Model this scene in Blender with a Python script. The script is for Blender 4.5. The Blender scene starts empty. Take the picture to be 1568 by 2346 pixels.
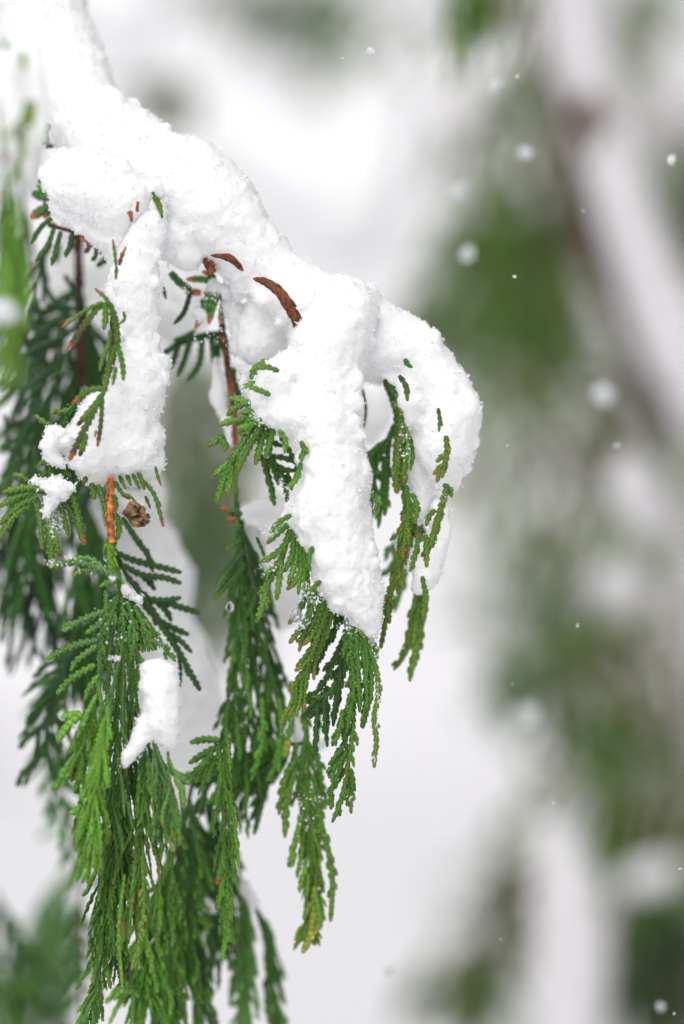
import bpy, math, random
import numpy as np
from mathutils import Vector, Matrix
R = math.radians
random.seed(7); rng = np.random.default_rng(7)
S = bpy.context.scene
COL = S.collection

# ------------------------------------------------------------------ camera, light, exposure
FD = 1.2                      # focus distance (m)
MPP = 0.3 / 2346.0            # metres per reference pixel at the focus distance
CX, CZ, CAMZ = 784.0, 1173.0, 1.5
cam = bpy.data.cameras.new('camera'); camo = bpy.data.objects.new('camera', cam); COL.objects.link(camo)
camo.location = (0, 0, CAMZ); camo.rotation_euler = (R(90), 0, 0)
cam.sensor_fit = 'VERTICAL'; cam.sensor_height = 36; cam.lens = 144
cam.clip_start = 0.02; cam.clip_end = 500
cam.dof.use_dof = True; cam.dof.focus_distance = FD; cam.dof.aperture_fstop = 3.4
S.camera = camo

W = bpy.data.worlds.new('World'); S.world = W; W.use_nodes = True
nt = W.node_tree; nt.nodes.clear()
sky = nt.nodes.new('ShaderNodeTexSky'); sky.sky_type = 'NISHITA'; sky.sun_disc = False
SUN_EL, SUN_AZ = 52, 200      # azimuth clockwise from +Y: light falls from above, behind the camera
sky.sun_elevation = R(SUN_EL); sky.sun_rotation = R(SUN_AZ)
sky.air_density = 1.0; sky.dust_density = 6.0; sky.ozone_density = 0.5
hs = nt.nodes.new('ShaderNodeHueSaturation'); hs.inputs['Saturation'].default_value = 0.10
bgn = nt.nodes.new('ShaderNodeBackground'); bgn.inputs['Strength'].default_value = 0.15
wo = nt.nodes.new('ShaderNodeOutputWorld')
nt.links.new(sky.outputs[0], hs.inputs['Color']); nt.links.new(hs.outputs[0], bgn.inputs[0]); nt.links.new(bgn.outputs[0], wo.inputs[0])
sl = bpy.data.lights.new('sun', 'SUN'); sl.energy = 0.9; sl.angle = R(60); sl.color = (1, 0.98, 0.96)
so = bpy.data.objects.new('sun', sl); COL.objects.link(so)
az = R(SUN_AZ); el = R(SUN_EL)
dvec = Vector((math.sin(az) * math.cos(el), math.cos(az) * math.cos(el), math.sin(el)))
so.rotation_euler = dvec.to_track_quat('Z', 'Y').to_euler()
S.view_settings.view_transform = 'Standard'; S.view_settings.look = 'None'
S.view_settings.gamma = 1; S.view_settings.use_curve_mapping = False
S.view_settings.exposure = -0.34
S.render.engine = 'CYCLES'
S.cycles.use_denoising = True
S.cycles.max_bounces = 10; S.cycles.diffuse_bounces = 6; S.cycles.glossy_bounces = 2; S.cycles.transmission_bounces = 6
S.cycles.caustics_reflective = False; S.cycles.caustics_refractive = False

# ------------------------------------------------------------------ helpers
def PT(x, y, z=0.0, d=FD):
    """reference pixel (x, y) and depth: d metres plus z pixels of depth -> world point"""
    dd = d + z * MPP
    k = MPP * dd / FD
    return np.array([(x - CX) * k, dd, CAMZ - (y - CZ) * k])

def tag(o, label=None, cat=None, group=None, kind=None):
    if label: o['label'] = label
    if cat: o['category'] = cat
    if group: o['group'] = group
    if kind: o['kind'] = kind
    return o

def thing(name, loc, label, cat, group=None):
    o = bpy.data.objects.new(name, None); COL.objects.link(o); o.location = Vector(loc); o.empty_display_size = 0.01
    return tag(o, label, cat, group)

def origin(o):
    v = Vector((0, 0, 0))
    while o is not None:
        v += Vector(o.location); o = o.parent
    return v

def mkmesh(name, V, F, mat, parent=None, cols=None, loc=None, smooth=True):
    V = np.asarray(V, dtype=np.float64); F = np.asarray(F, dtype=np.int32)
    base = np.array(loc if loc is not None else V.mean(0), dtype=np.float64)
    V = V - base
    me = bpy.data.meshes.new(name); k = F.shape[1]
    me.vertices.add(len(V)); me.vertices.foreach_set('co', V.astype(np.float32).ravel())
    me.loops.add(F.size); me.loops.foreach_set('vertex_index', F.ravel())
    me.polygons.add(len(F))
    me.polygons.foreach_set('loop_start', np.arange(0, F.size, k, dtype=np.int32))
    me.polygons.foreach_set('loop_total', np.full(len(F), k, dtype=np.int32))
    me.polygons.foreach_set('use_smooth', np.full(len(F), smooth, dtype=bool))
    if cols is not None:
        a = me.color_attributes.new('tint', 'FLOAT_COLOR', 'POINT')
        c = np.ones((len(V), 4), dtype=np.float32); c[:, :3] = cols
        a.data.foreach_set('color', c.ravel())
    me.update(calc_edges=True); me.validate()
    me.materials.append(mat)
    o = bpy.data.objects.new(name, me); COL.objects.link(o)
    if parent is not None:
        o.parent = parent; base = Vector(base) - origin(parent)
    o.location = Vector(base)
    return o

class Buf:
    def __init__(s): s.V = []; s.F = []; s.C = []; s.n = 0
    def add(s, V, F, C):
        s.V.append(V); s.F.append(np.asarray(F) + s.n); s.C.append(C); s.n += len(V)
    def build(s, name, mat, parent=None, loc=None, smooth=True):
        if not s.V: return None
        return mkmesh(name, np.vstack(s.V), np.vstack(s.F), mat, parent, np.vstack(s.C), loc if loc is not None else s.V[0][0], smooth)

# ------------------------------------------------------------------ materials
def newmat(name):
    m = bpy.data.materials.new(name); m.use_nodes = True
    n = m.node_tree.nodes; l = m.node_tree.links
    return m, n, l, n['Principled BSDF']

def mat_leaf(name, scale=900, rough=0.42, var=0.35):
    m, n, l, b = newmat(name)
    at = n.new('ShaderNodeAttribute'); at.attribute_name = 'tint'
    tc = n.new('ShaderNodeTexCoord'); nz = n.new('ShaderNodeTexNoise'); nz.inputs['Scale'].default_value = scale; nz.inputs['Detail'].default_value = 3
    l.new(tc.outputs['Object'], nz.inputs['Vector'])
    mr = n.new('ShaderNodeMapRange'); mr.inputs[1].default_value = 0.3; mr.inputs[2].default_value = 0.7
    mr.inputs[3].default_value = 1 - var; mr.inputs[4].default_value = 1 + var
    l.new(nz.outputs[0], mr.inputs[0])
    mx = n.new('ShaderNodeVectorMath'); mx.operation = 'SCALE'
    l.new(at.outputs['Color'], mx.inputs[0]); l.new(mr.outputs[0], mx.inputs['Scale'])
    l.new(mx.outputs[0], b.inputs['Base Color'])
    b.inputs['Roughness'].default_value = rough
    b.inputs['Specular IOR Level'].default_value = 0.36
    bp = n.new('ShaderNodeBump'); bp.inputs['Strength'].default_value = 0.5; bp.inputs['Distance'].default_value = 0.0002
    l.new(nz.outputs[0], bp.inputs['Height']); l.new(bp.outputs[0], b.inputs['Normal'])
    return m

def mat_snow(name, col=(0.90, 0.905, 0.925), sss=0.0):
    m, n, l, b = newmat(name)
    b.inputs['Base Color'].default_value = (*col, 1); b.inputs['Roughness'].default_value = 0.55
    b.inputs['Specular IOR Level'].default_value = 0.25
    if sss:
        b.inputs['Subsurface Weight'].default_value = sss; b.inputs['Subsurface Radius'].default_value = (1, 1, 1)
        b.inputs['Subsurface Scale'].default_value = 0.0035
    tc = n.new('ShaderNodeTexCoord'); nz = n.new('ShaderNodeTexNoise'); nz.inputs['Scale'].default_value = 2200; nz.inputs['Detail'].default_value = 2
    l.new(tc.outputs['Object'], nz.inputs['Vector'])
    bp = n.new('ShaderNodeBump'); bp.inputs['Strength'].default_value = 0.6; bp.inputs['Distance'].default_value = 0.0003
    l.new(nz.outputs[0], bp.inputs['Height']); l.new(bp.outputs[0], b.inputs['Normal'])
    return m

LEAF = mat_leaf('cedar_scale_leaves', 1400, 0.34, 0.3); LEAFFAR = mat_leaf('far_cedar_leaves', 200, 0.5)
BARK = mat_leaf('cedar_bark', 700, 0.85, 0.65)
SNOW = mat_snow('snow', (0.93, 0.935, 0.95), sss=0.75); CRUMB = mat_snow('snow_crystals', (0.94, 0.945, 0.955), sss=0.5)
PALESNOW = mat_snow('bright_far_snow', (0.92, 0.92, 0.935)); SHADESNOW = mat_snow('shaded_far_snow', (0.68, 0.665, 0.685))  # far bough snow greyed in its colour to stand for tree shade; bright one unshaded
WATER, n_, l_, b_ = newmat('melt_water'); b_.inputs['Transmission Weight'].default_value = 1; b_.inputs['Roughness'].default_value = 0.02; b_.inputs['IOR'].default_value = 1.33
ICE, n_, l_, b_ = newmat('clear_ice'); b_.inputs['Transmission Weight'].default_value = 0.75; b_.inputs['Roughness'].default_value = 0.18; b_.inputs['IOR'].default_value = 1.31
FLAKE = mat_snow('snowflake', (0.76, 0.79, 0.79))

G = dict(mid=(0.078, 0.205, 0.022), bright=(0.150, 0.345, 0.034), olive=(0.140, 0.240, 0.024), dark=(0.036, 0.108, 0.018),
         blue=(0.018, 0.058, 0.018), grey=(0.115, 0.250, 0.070), rust=(0.42, 0.12, 0.045), brown=(0.10, 0.045, 0.03),
         bark=(0.30, 0.10, 0.045), bark2=(0.17, 0.055, 0.026), darkbark=(0.075, 0.028, 0.02), mist=(0.100, 0.138, 0.055), taupe=(0.165, 0.135, 0.075), rime=(0.62, 0.63, 0.63), yellow=(0.26, 0.24, 0.04), orange=(0.55, 0.17, 0.05))

# ------------------------------------------------------------------ foliage geometry
def catmull(P, n):
    P = np.asarray(P, float)
    if len(P) == 2:
        t = np.linspace(0, 1, n)[:, None]; return P[0] * (1 - t) + P[1] * t
    Q = np.vstack([2 * P[0] - P[1], P, 2 * P[-1] - P[-2]])
    u = np.linspace(0, len(P) - 1 - 1e-6, n); i = u.astype(int); f = (u - i)[:, None]
    a, b, c, d = Q[i], Q[i + 1], Q[i + 2], Q[i + 3]
    return 0.5 * (2 * b + (c - a) * f + (2 * a - 5 * b + 4 * c - d) * f ** 2 + (3 * b - a - 3 * c + d) * f ** 3)

def frames(P, nrm):
    T = np.gradient(P, axis=0); T /= np.linalg.norm(T, axis=1)[:, None] + 1e-12
    N = nrm[None, :] - T * (T @ nrm)[:, None]; N /= np.linalg.norm(N, axis=1)[:, None] + 1e-12
    return T, N, np.cross(T, N)

def loft(buf, P, ru, rv, nrm, cols, k=8):
    """tube round P; ru/rv half width in plane / across it (per ring), cols per ring"""
    n = len(P); T, N, B = frames(P, nrm)
    a = np.arange(k) * 2 * math.pi / k
    ca, sa = np.cos(a), np.sin(a)
    V = P[:, None, :] + B[:, None, :] * (ru[:, None] * ca[None, :])[:, :, None] + N[:, None, :] * (rv[:, None] * sa[None, :])[:, :, None]
    V = V.reshape(-1, 3)
    i = np.arange(n - 1)[:, None] * k; j = np.arange(k)[None, :]; j2 = (j + 1) % k
    F = np.stack([i + j, i + j2, i + k + j2, i + k + j], -1).reshape(-1, 4)
    buf.add(V, F, np.repeat(cols, k, 0))

PH = {2: np.array([0, .22, .46, .52, .74, .95]), 1: np.array([0, .45, .95]), 0: np.array([0.0])}
def saw(p): return 0.66 + 0.54 * (p % 1.0) ** 0.85

def leafy(buf, px, d, w, c0, c1=None, detail=2, seg=15.0, tilt=0.0, flat=0.5, tip=None):
    """a scaly branchlet along pixel path px [(x,y,z)]; w half width in px; colours c0 -> c1, tip colour"""
    px = np.asarray(px, float)
    L = np.linalg.norm(np.diff(px[:, :2], axis=0), axis=1).sum()
    if L < 4: return
    if detail == 0: seg = max(18.0, L / 6)
    ns = max(2, int(round(L / seg)))
    s = (np.arange(ns)[:, None] + PH[detail][None, :]).ravel() / ns
    s = np.append(s, 1.0)
    dense = catmull(px, 60)
    cum = np.concatenate([[0], np.cumsum(np.linalg.norm(np.diff(dense, axis=0), axis=1))]); cum /= cum[-1]
    Q = np.stack([np.interp(s, cum, dense[:, q]) for q in range(3)], 1)
    dd = d + Q[:, 2] * MPP; k = MPP * dd / FD
    P = np.stack([(Q[:, 0] - CX) * k, dd, CAMZ - (Q[:, 1] - CZ) * k], 1)
    env = 0.86 + 0.14 * np.sin(np.pi * np.clip(s * 1.1, 0, 1))
    endt = np.clip((1 - s) * ns / 0.9, 0.0, 1) ** 0.5
    env = env * (0.12 + 0.88 * endt)
    ph = s * ns
    if detail == 2: lu, lv = saw(ph), saw(ph + 0.5)
    elif detail == 1: lu, lv = 0.9 + 0.28 * (ph % 1.0), np.ones_like(ph) * .75
    else: lu = lv = np.ones_like(ph)
    r = w * k
    T, N0, B0 = frames(P, np.array([math.sin(tilt), -math.cos(tilt), 0.15]))
    nrm = np.array([math.sin(tilt), -math.cos(tilt), 0.12])
    c0 = np.array(c0); c1 = c0 if c1 is None else np.array(c1)
    C = c0[None, :] * (1 - s[:, None]) + c1[None, :] * s[:, None]
    if tip is not None:
        m = np.clip((s * ns - (ns - 1.5)) / 0.8, 0, 1)[:, None]
        C = C * (1 - m) + np.array(tip)[None, :] * m
    # grooves between the four ranks of scales: alternate rings keep a squarish section
    kk = {2: 8, 1: 6, 0: 4}[detail]
    n = len(P); a = np.arange(kk) * 2 * math.pi / kk
    ca, sa = np.cos(a), np.sin(a)
    g = np.ones(kk)
    if detail == 2: g[1::2] = 0.84
    U = (r * env * lu)[:, None] * (ca * g)[None, :]; Vv = (r * flat * env * lv)[:, None] * (sa * g)[None, :]
    V = (P[:, None, :] + B0[:, None, :] * U[:, :, None] + N0[:, None, :] * Vv[:, :, None]).reshape(-1, 3)
    i = np.arange(n - 1)[:, None] * kk; j = np.arange(kk)[None, :]; j2 = (j + 1) % kk
    F = np.stack([i + j, i + j2, i + kk + j2, i + kk + j], -1).reshape(-1, 4)
    C = np.repeat(C, kk, 0)
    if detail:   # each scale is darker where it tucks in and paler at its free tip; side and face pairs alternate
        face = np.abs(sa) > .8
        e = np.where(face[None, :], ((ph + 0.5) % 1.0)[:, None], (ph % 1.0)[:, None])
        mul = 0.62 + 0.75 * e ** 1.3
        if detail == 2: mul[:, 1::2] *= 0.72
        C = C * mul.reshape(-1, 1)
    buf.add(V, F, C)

def with_subs(buf, px, d, w, c0, c1, detail=2, subs=0, sublen=40, ang=32, tip=None, tilt=0.0, side=0, start=0.22, end=0.9, seg=15.0):
    """branchlet plus alternate side tips"""
    px = np.asarray(px, float)
    if px.shape[1] == 2: px = np.hstack([px, np.zeros((len(px), 1))])
    leafy(buf, px, d, w, c0, c1, detail, tilt=tilt, tip=tip, seg=seg)
    if subs:
        D = catmull(px, 50)
        for q in range(subs):
            t = start + (end - start) * (q + 0.5) / subs + random.uniform(-.02, .02)
            i = int(t * 48); p = D[i]; tv = D[min(i + 3, 49)] - D[max(i - 3, 0)]; tv[2] *= 0.5
            tv = tv[:2] / (np.linalg.norm(tv[:2]) + 1e-9)
            sgn = side if side else (1 if q % 2 else -1)
            a = R(ang * random.uniform(0.75, 1.25)) * sgn
            if random.random() < .12: continue
            v = np.array([tv[0] * math.cos(a) - tv[1] * math.sin(a), tv[0] * math.sin(a) + tv[1] * math.cos(a)])
            Ls = sublen * (1.05 - 0.55 * t) * random.uniform(0.7, 1.25)
            m = p[:2] + v * Ls * 0.5; e = m + (v * 0.55 + tv * 0.45 + np.array([0, 0.12])) * Ls * 0.52
            zz = random.uniform(-8, 8)
            hv = np.array([random.uniform(.72, 1.3), random.uniform(.85, 1.15), random.uniform(.7, 1.2)]) * random.uniform(.8, 1.2)
            leafy(buf, [(p[0], p[1], p[2]), (m[0], m[1], p[2] + zz * .5), (e[0], e[1], p[2] + zz)], d, w * 0.9, np.array(c0) * hv, np.array(c1) * hv, detail, tilt=tilt + random.uniform(-.5, .5), tip=tip if random.random() < .3 else None, seg=seg)

def stem(parent, px, d, w0, w1, col, name='stem', k=8, flake=True, col2=None, belly=False):
    px = np.asarray(px, float)
    if px.shape[1] == 2: px = np.hstack([px, np.zeros((len(px), 1))])
    n = max(12, int(np.linalg.norm(np.diff(px[:, :2], axis=0), axis=1).sum() / 8))
    Q = catmull(px, n); P = np.array([PT(*q, d=d) for q in Q])
    t = np.linspace(0, 1, n); r = (w0 * (1 - t) + w1 * t) * MPP * d / FD
    if belly: r = r * (.25 + .75 * np.sin(np.pi * t) ** .7)
    r = r * (1 + 0.07 * rng.standard_normal(n)); b = Buf()
    C = np.array(col)[None, :] * (1 - t[:, None]) + np.array(col2 or col)[None, :] * t[:, None]
    C = C * (1 + 0.2 * rng.standard_normal((n, 1))).clip(.5, 1.5)
    loft(b, P, r, r, np.array([0.0, -1, 0.1]), C, k)
    if flake:   # loose strips of bark and old scales standing off the stem
        for _ in range(n):
            i = random.randrange(n - 2); p = P[i] + np.array([random.choice((-1, 1)) * r[i] * random.uniform(.5, .9), -r[i] * random.uniform(.2, .8), 0])
            q = P[min(i + random.choice((1, 2, 3)), n - 1)] + (p - P[i]) * random.uniform(1.1, 1.9)
            loft(b, np.linspace(p, q, 4), r[i] * np.array([.3, .34, .22, .04]), r[i] * np.array([.12, .12, .1, .03]), np.array([0., -1, .1]), np.tile(C[i] * random.uniform(.7, 1.4), (4, 1)), 4)
    return b.build(name, BARK, parent)

def crop(x0, y0, s):
    k = 1.0 / (s * 1.30612)
    ox, oy = x0 / 1.30612, y0 / 1.30612
    return lambda pts: [(ox + p[0] * k, oy + p[1] * k, (p[2] if len(p) > 2 else 0)) for p in pts]
c5 = crop(600, 1500, 2.24); c63 = crop(520, 2000, 2.607); c4 = crop(0, 1400, 2.24); c2 = crop(0, 700, 1.96)
cc = crop(560, 1040, 3.92); c9 = crop(1040, 1060, 2.3); c6 = crop(0, 2100, 1.742); c1 = crop(0, 100, 2.933); cb = crop(100, 1600, 2.24)

def branchlets(parent, conv, rows, d, w=8.5, c='mid', c1=None, subs=0, sublen=34, detail=2, z=0, tip=None, zj=10, side=0, seg=15.0):
    """rows: list of point lists (or (points, options)); every row becomes one branchlet mesh"""
    for row in rows:
        o = dict(w=w, c=c, c1=c1, subs=subs, sublen=sublen, tip=tip, z=z, side=side)
        if isinstance(row, tuple): o.update(row[1]); row = row[0]
        P = conv(row); z0 = o['z'] + random.uniform(-zj, zj); z1 = z0 + random.uniform(-zj, zj)
        n = len(P); P = [(p[0], p[1], p[2] + z0 + (z1 - z0) * i / (n - 1)) for i, p in enumerate(P)]
        b = Buf(); v = random.uniform(.82, 1.2)
        ca = np.array(G[o['c']]) * v; cb_ = np.array(G[o['c1'] or o['c']]) * v
        with_subs(b, P, d, o['w'], ca, cb_, detail, o['subs'], o['sublen'], tip=G[o['tip']] if o['tip'] else None, tilt=random.uniform(-.35, .35), side=o['side'], seg=seg)
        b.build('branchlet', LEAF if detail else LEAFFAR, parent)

def frond(parent, spine, d, n, L, ang=26, w=8.0, c='mid', c1=None, subs=5, sublen=34, detail=2, prof=lambda t: 1.0, droop=.35, side=0, tip=None, zj=16, t0=0.03, t1=0.97, split=True, spw=5, name='frond', seg=15.0, var=.28, sang=21):
    """a hanging frond: rachis mesh (a part) with its branchlets as sub-parts"""
    sp = np.asarray(spine, float)
    if sp.shape[1] == 2: sp = np.hstack([sp, np.zeros((len(sp), 1))])
    D = catmull(sp, 100); b = Buf()
    leafy(b, D[::6], d, spw, np.array(G[c]) * .8, np.array(G[c1 or c]), max(detail, 1) if detail else 0, seg=seg)
    allb = b; fr = None
    if split: fr = b.build(name, LEAF if detail else LEAFFAR, parent)
    for q in range(n):
        t = t0 + (t1 - t0) * (q + .5) / n + random.uniform(-.3, .3) / n
        i = min(int(t * 97), 96); p = D[i]; tv = (D[min(i + 3, 99)] - D[max(i - 3, 0)])[:2]; tv /= np.linalg.norm(tv) + 1e-9
        sg = side if side else (1 if q % 2 else -1)
        a = R(ang * random.choice((random.uniform(.5, 1.2), random.uniform(.9, 1.9)))) * sg
        v = np.array([tv[0] * math.cos(a) - tv[1] * math.sin(a), tv[0] * math.sin(a) + tv[1] * math.cos(a)])
        Lq = L * prof(t) * random.uniform(.75, 1.2)
        hang = tv * .5 + np.array([0, .5])
        p1 = p[:2] + v * Lq * .35; v2 = v * (1 - droop * .6) + hang * droop * .6; p2 = p1 + v2 * Lq * .35
        v3 = v * (1 - droop) + hang * droop; p3 = p2 + v3 * Lq * .33
        z0 = p[2]; z1 = z0 + random.uniform(-zj, zj)
        jj = random.gauss(0, Lq * .035); p2 = p2 + np.array([jj, 0]); p3 = p3 + np.array([jj * random.uniform(-1, 2), 0])
        P = [(p[0], p[1], z0), (*p1, z0 + (z1 - z0) * .4), (*p2, z0 + (z1 - z0) * .7), (*p3, z1)]
        bb = Buf() if split else allb; vv = random.uniform(1 - var, 1 + var)
        with_subs(bb, P, d, w * random.uniform(.68, 1.02), np.array(G[c]) * vv, np.array(G[c1 or c]) * vv, detail, subs, sublen * random.uniform(.8, 1.25), ang=sang, tip=G[tip] if tip else None, tilt=random.uniform(-1.1, 1.1), seg=seg)
        if split: bb.build('branchlet', LEAF if detail else LEAFFAR, fr)
    if not split: fr = allb.build(name, LEAF if detail else LEAFFAR, parent)
    return fr

# ------------------------------------------------------------------ snow geometry
def _ico(sub):
    import bmesh
    bm = bmesh.new(); bmesh.ops.create_icosphere(bm, subdivisions=sub, radius=1.0)
    V = np.array([v.co[:] for v in bm.verts]); F = np.array([[v.index for v in f.verts] for f in bm.faces]); bm.free()
    return V, F
ICO = {2: _ico(2), 3: _ico(3), 1: _ico(1)}

def bake(V, F, voxel, smooth, noises):
    me = bpy.data.meshes.new('tmp'); me.from_pydata(V.tolist(), [], F.tolist())
    o = bpy.data.objects.new('tmp', me); COL.objects.link(o)
    m = o.modifiers.new('r', 'REMESH'); m.mode = 'VOXEL'; m.voxel_size = voxel; m.use_smooth_shade = True
    m = o.modifiers.new('s', 'SMOOTH'); m.factor = 0.5; m.iterations = smooth
    tx = []
    for i, (sc, st, ty) in enumerate(noises):
        t = bpy.data.textures.new('n', ty); t.noise_scale = sc; tx.append(t)
        if ty == 'CLOUDS': t.noise_depth = 2
        m = o.modifiers.new('d%d' % i, 'DISPLACE'); m.texture = t; m.strength = st; m.mid_level = 0.5; m.texture_coords = 'LOCAL'
    dg = bpy.context.evaluated_depsgraph_get(); ev = o.evaluated_get(dg); em = ev.to_mesh()
    n = len(em.vertices); co = np.empty(n * 3, np.float32); em.vertices.foreach_get('co', co)
    no = np.empty(n * 3, np.float32); em.vertices.foreach_get('normal', no)
    nl = len(em.loops); lv = np.empty(nl, np.int32); em.loops.foreach_get('vertex_index', lv)
    np_ = len(em.polygons); lt = np.empty(np_, np.int32); em.polygons.foreach_get('loop_total', lt)
    ev.to_mesh_clear(); bpy.data.objects.remove(o); bpy.data.meshes.remove(me)
    for t in tx: bpy.data.textures.remove(t)
    assert (lt == 4).all()
    return co.reshape(-1, 3).astype(float), no.reshape(-1, 3).astype(float), lv.reshape(-1, 4)

OCT_V = np.array([[1, 0, 0], [-1, 0, 0], [0, 1, 0], [0, -1, 0], [0, 0, 1], [0, 0, -1]], float)
OCT_F = np.array([[0, 2, 4], [2, 1, 4], [1, 3, 4], [3, 0, 4], [2, 0, 5], [1, 2, 5], [3, 1, 5], [0, 3, 5]])
def grains(P, rmin, rmax, stretch=0.0, N=None):
    """irregular little crystals at points P (metres) as one triangle soup"""
    n = len(P); r = rmin + (rmax - rmin) * rng.random(n) ** 2.2
    q = rng.standard_normal((n, 4)); q /= np.linalg.norm(q, axis=1)[:, None]
    w, x, y, z = q.T
    M = np.stack([1 - 2 * (y * y + z * z), 2 * (x * y - z * w), 2 * (x * z + y * w), 2 * (x * y + z * w), 1 - 2 * (x * x + z * z), 2 * (y * z - x * w),
                  2 * (x * z - y * w), 2 * (y * z + x * w), 1 - 2 * (x * x + y * y)], 1).reshape(n, 3, 3)
    ax = np.stack([rng.uniform(.35, 1.1, n), rng.uniform(.35, 1.1, n), rng.uniform(.8, 1.5 + stretch, n)], 1)
    V = OCT_V[None] * ax[:, None, :] * r[:, None, None]
    V = np.einsum('nij,nkj->nki', M, V) + P[:, None, :]
    F = (OCT_F[None] + (np.arange(n) * 6)[:, None, None]).reshape(-1, 3)
    return V.reshape(-1, 3), F

def snow(name, label, chains, d, cat='snow', group=None, voxel=0.55, sm=8, noises=((9, 1.8, 'CLOUDS'), (3.2, 1.5, 'CLOUDS'), (0.9, 0.75, 'CLOUDS')),
         crumbs=0.45, cr=(0.00014, 0.00052), flatz=1.0, mat=None, grow=3.5, rag=1.0):
    """a lump of snow: chains of (x, y, r[, z]) discs in reference pixels swept to a body, remeshed and roughened, with loose crystals"""
    mat = mat or SNOW
    Vs, Fs, n = [], [], 0; mm = MPP * 1000
    base = PT(chains[0][0][0], chains[0][0][1], 0, d)
    for ch in chains:
        ch = [tuple(c) + (0,) * (4 - len(c)) for c in ch]
        pts = []
        if len(ch) == 1: pts = [ch[0]]
        for a, b in zip(ch, ch[1:]):
            dist = math.dist(a[:2], b[:2]); k = max(2, int(dist / (0.3 * min(a[2], b[2])) + 1))
            for i in range(k): pts.append(tuple(a[q] + (b[q] - a[q]) * i / k for q in range(4)))
        pts.append(ch[-1])
        if rag and voxel < 1:
            for x, y, r, z in list(pts):
                for _ in range(int(rag * r * 0.06) + (random.random() < rag * .5)):
                    a = random.uniform(0, 6.28); q = random.uniform(.72, .98) * r; rr = random.uniform(.10, .26) * r + 2
                    pts.append((x + math.cos(a) * q, y + math.sin(a) * q, rr, z + random.uniform(-.6, .3) * r))
        for x, y, r, z in pts:
            p = (PT(x, y, z, d) - base) * 1000; rr = (r + grow) * mm * (d + z * MPP) / FD
            V0, F0 = ICO[3 if rr > 5 else 2]
            V = V0 * rr; V[:, 1] *= flatz
            Vs.append(V + p); Fs.append(F0 + n); n += len(V0)
    V, N, F = bake(np.vstack(Vs), np.vstack(Fs), voxel, sm, noises)
    V = V / 1000 + base
    o = mkmesh(name, V, F, mat, None, None, base); tag(o, label, cat, group)
    if crumbs > 0:
        q = np.sin(V[:, 0] * 900 + 3 * np.sin(V[:, 2] * 500)) * np.sin(V[:, 2] * 760 + 2 * np.sin(V[:, 0] * 420))   # patches of loose grains
        keep = np.where(np.abs(N[:, 1]) < .45, np.clip(.5 + .5 * q, .12, .95), np.clip(.10 + .55 * q, .03, .6)) * np.where(N[:, 2] < -.3, 1.3, 1)
        vis = (N[:, 1] < 0.45) & (rng.random(len(N)) < keep)
        idx = np.nonzero(vis)[0]; k = int(len(idx) * crumbs); idx = rng.choice(idx, k, replace=False)
        P = V[idx] + N[idx] * rng.uniform(-0.0001, 0.00030, (k, 1)) + rng.standard_normal((k, 3)) * 0.0002
        gv, gf = grains(P, *cr)
        g = mkmesh('snow_crystals', gv, gf, CRUMB, o, None, base, smooth=False); g['kind'] = 'stuff'
        # longer needles and stuck flakes that stand off the edge
        idx = rng.choice(np.nonzero(np.abs(N[:, 1]) < 0.5)[0], max(8, int(len(N) * .006)), replace=False)
        P = V[idx] + N[idx] * rng.uniform(0.0002, 0.0008, (len(idx), 1)) + rng.standard_normal((len(idx), 3)) * 0.00015
        gv, gf = grains(P, 0.0002, 0.0006, 1.6)
        g = mkmesh('snow_needles', gv, gf, CRUMB, o, None, base, smooth=False); g['kind'] = 'stuff'
    return o, V, N

def dusting(parent, blobs, d, name='snow_crystals', r=(0.00012, 0.0005), flat=.5):
    """loose crystals scattered on foliage: blobs of (x, y, radius x, radius y, count)"""
    P = []
    for b in blobs:
        x, y, rx, ry, n = b[:5]; z0 = b[5] if len(b) > 5 else -6
        for _ in range(n):
            a = random.uniform(0, 6.28); q = random.random() ** .6
            P.append(PT(x + math.cos(a) * rx * q, y + math.sin(a) * ry * q, z0 + random.gauss(0, 6), d))
    gv, gf = grains(np.array(P), *r)
    o = mkmesh(name, gv, gf, CRUMB, parent, None, P[0], smooth=False); o['kind'] = 'stuff'
    return o

exec_order = None
#@@SETTING
# ------------------------------------------------------------------ the setting: snowy ground, far slope
def terrain(name, x0, x1, y0, y1, nx, ny, fz, mat):
    xs = np.linspace(x0, x1, nx); ys = y0 + (y1 - y0) * np.linspace(0, 1, ny) ** 2
    X, Y = np.meshgrid(xs, ys); Z = fz(X, Y)
    V = np.stack([X, Y, Z], -1).reshape(-1, 3)
    i = np.arange(ny - 1)[:, None] * nx + np.arange(nx - 1)[None, :]
    F = np.stack([i, i + 1, i + nx + 1, i + nx], -1).reshape(-1, 4)
    return tag(mkmesh(name, V, F, mat, None, None, (0, 0, 0)), kind='structure')
GROUND = mat_snow('snowy_ground', (0.84, 0.83, 0.86))
for nd in GROUND.node_tree.nodes:
    if nd.type == 'TEX_NOISE': nd.inputs['Scale'].default_value = 6
    if nd.type == 'BUMP': nd.inputs['Distance'].default_value = 0.02
terrain('ground', -60, 60, -60, 26, 60, 60, lambda X, Y: 0.05 * np.sin(X * .9) * np.cos(Y * .7) + 0.02 * np.sin(X * 3.1 + Y * 2), GROUND)
terrain('hill', -90, 90, 25.5, 90, 70, 40, lambda X, Y: -0.1 + 0.30 * (Y - 25.5) + 0.6 * np.sin(X * .21) * np.sin(Y * .17) + 0.2 * np.sin(X * .9 + Y), GROUND)

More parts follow.
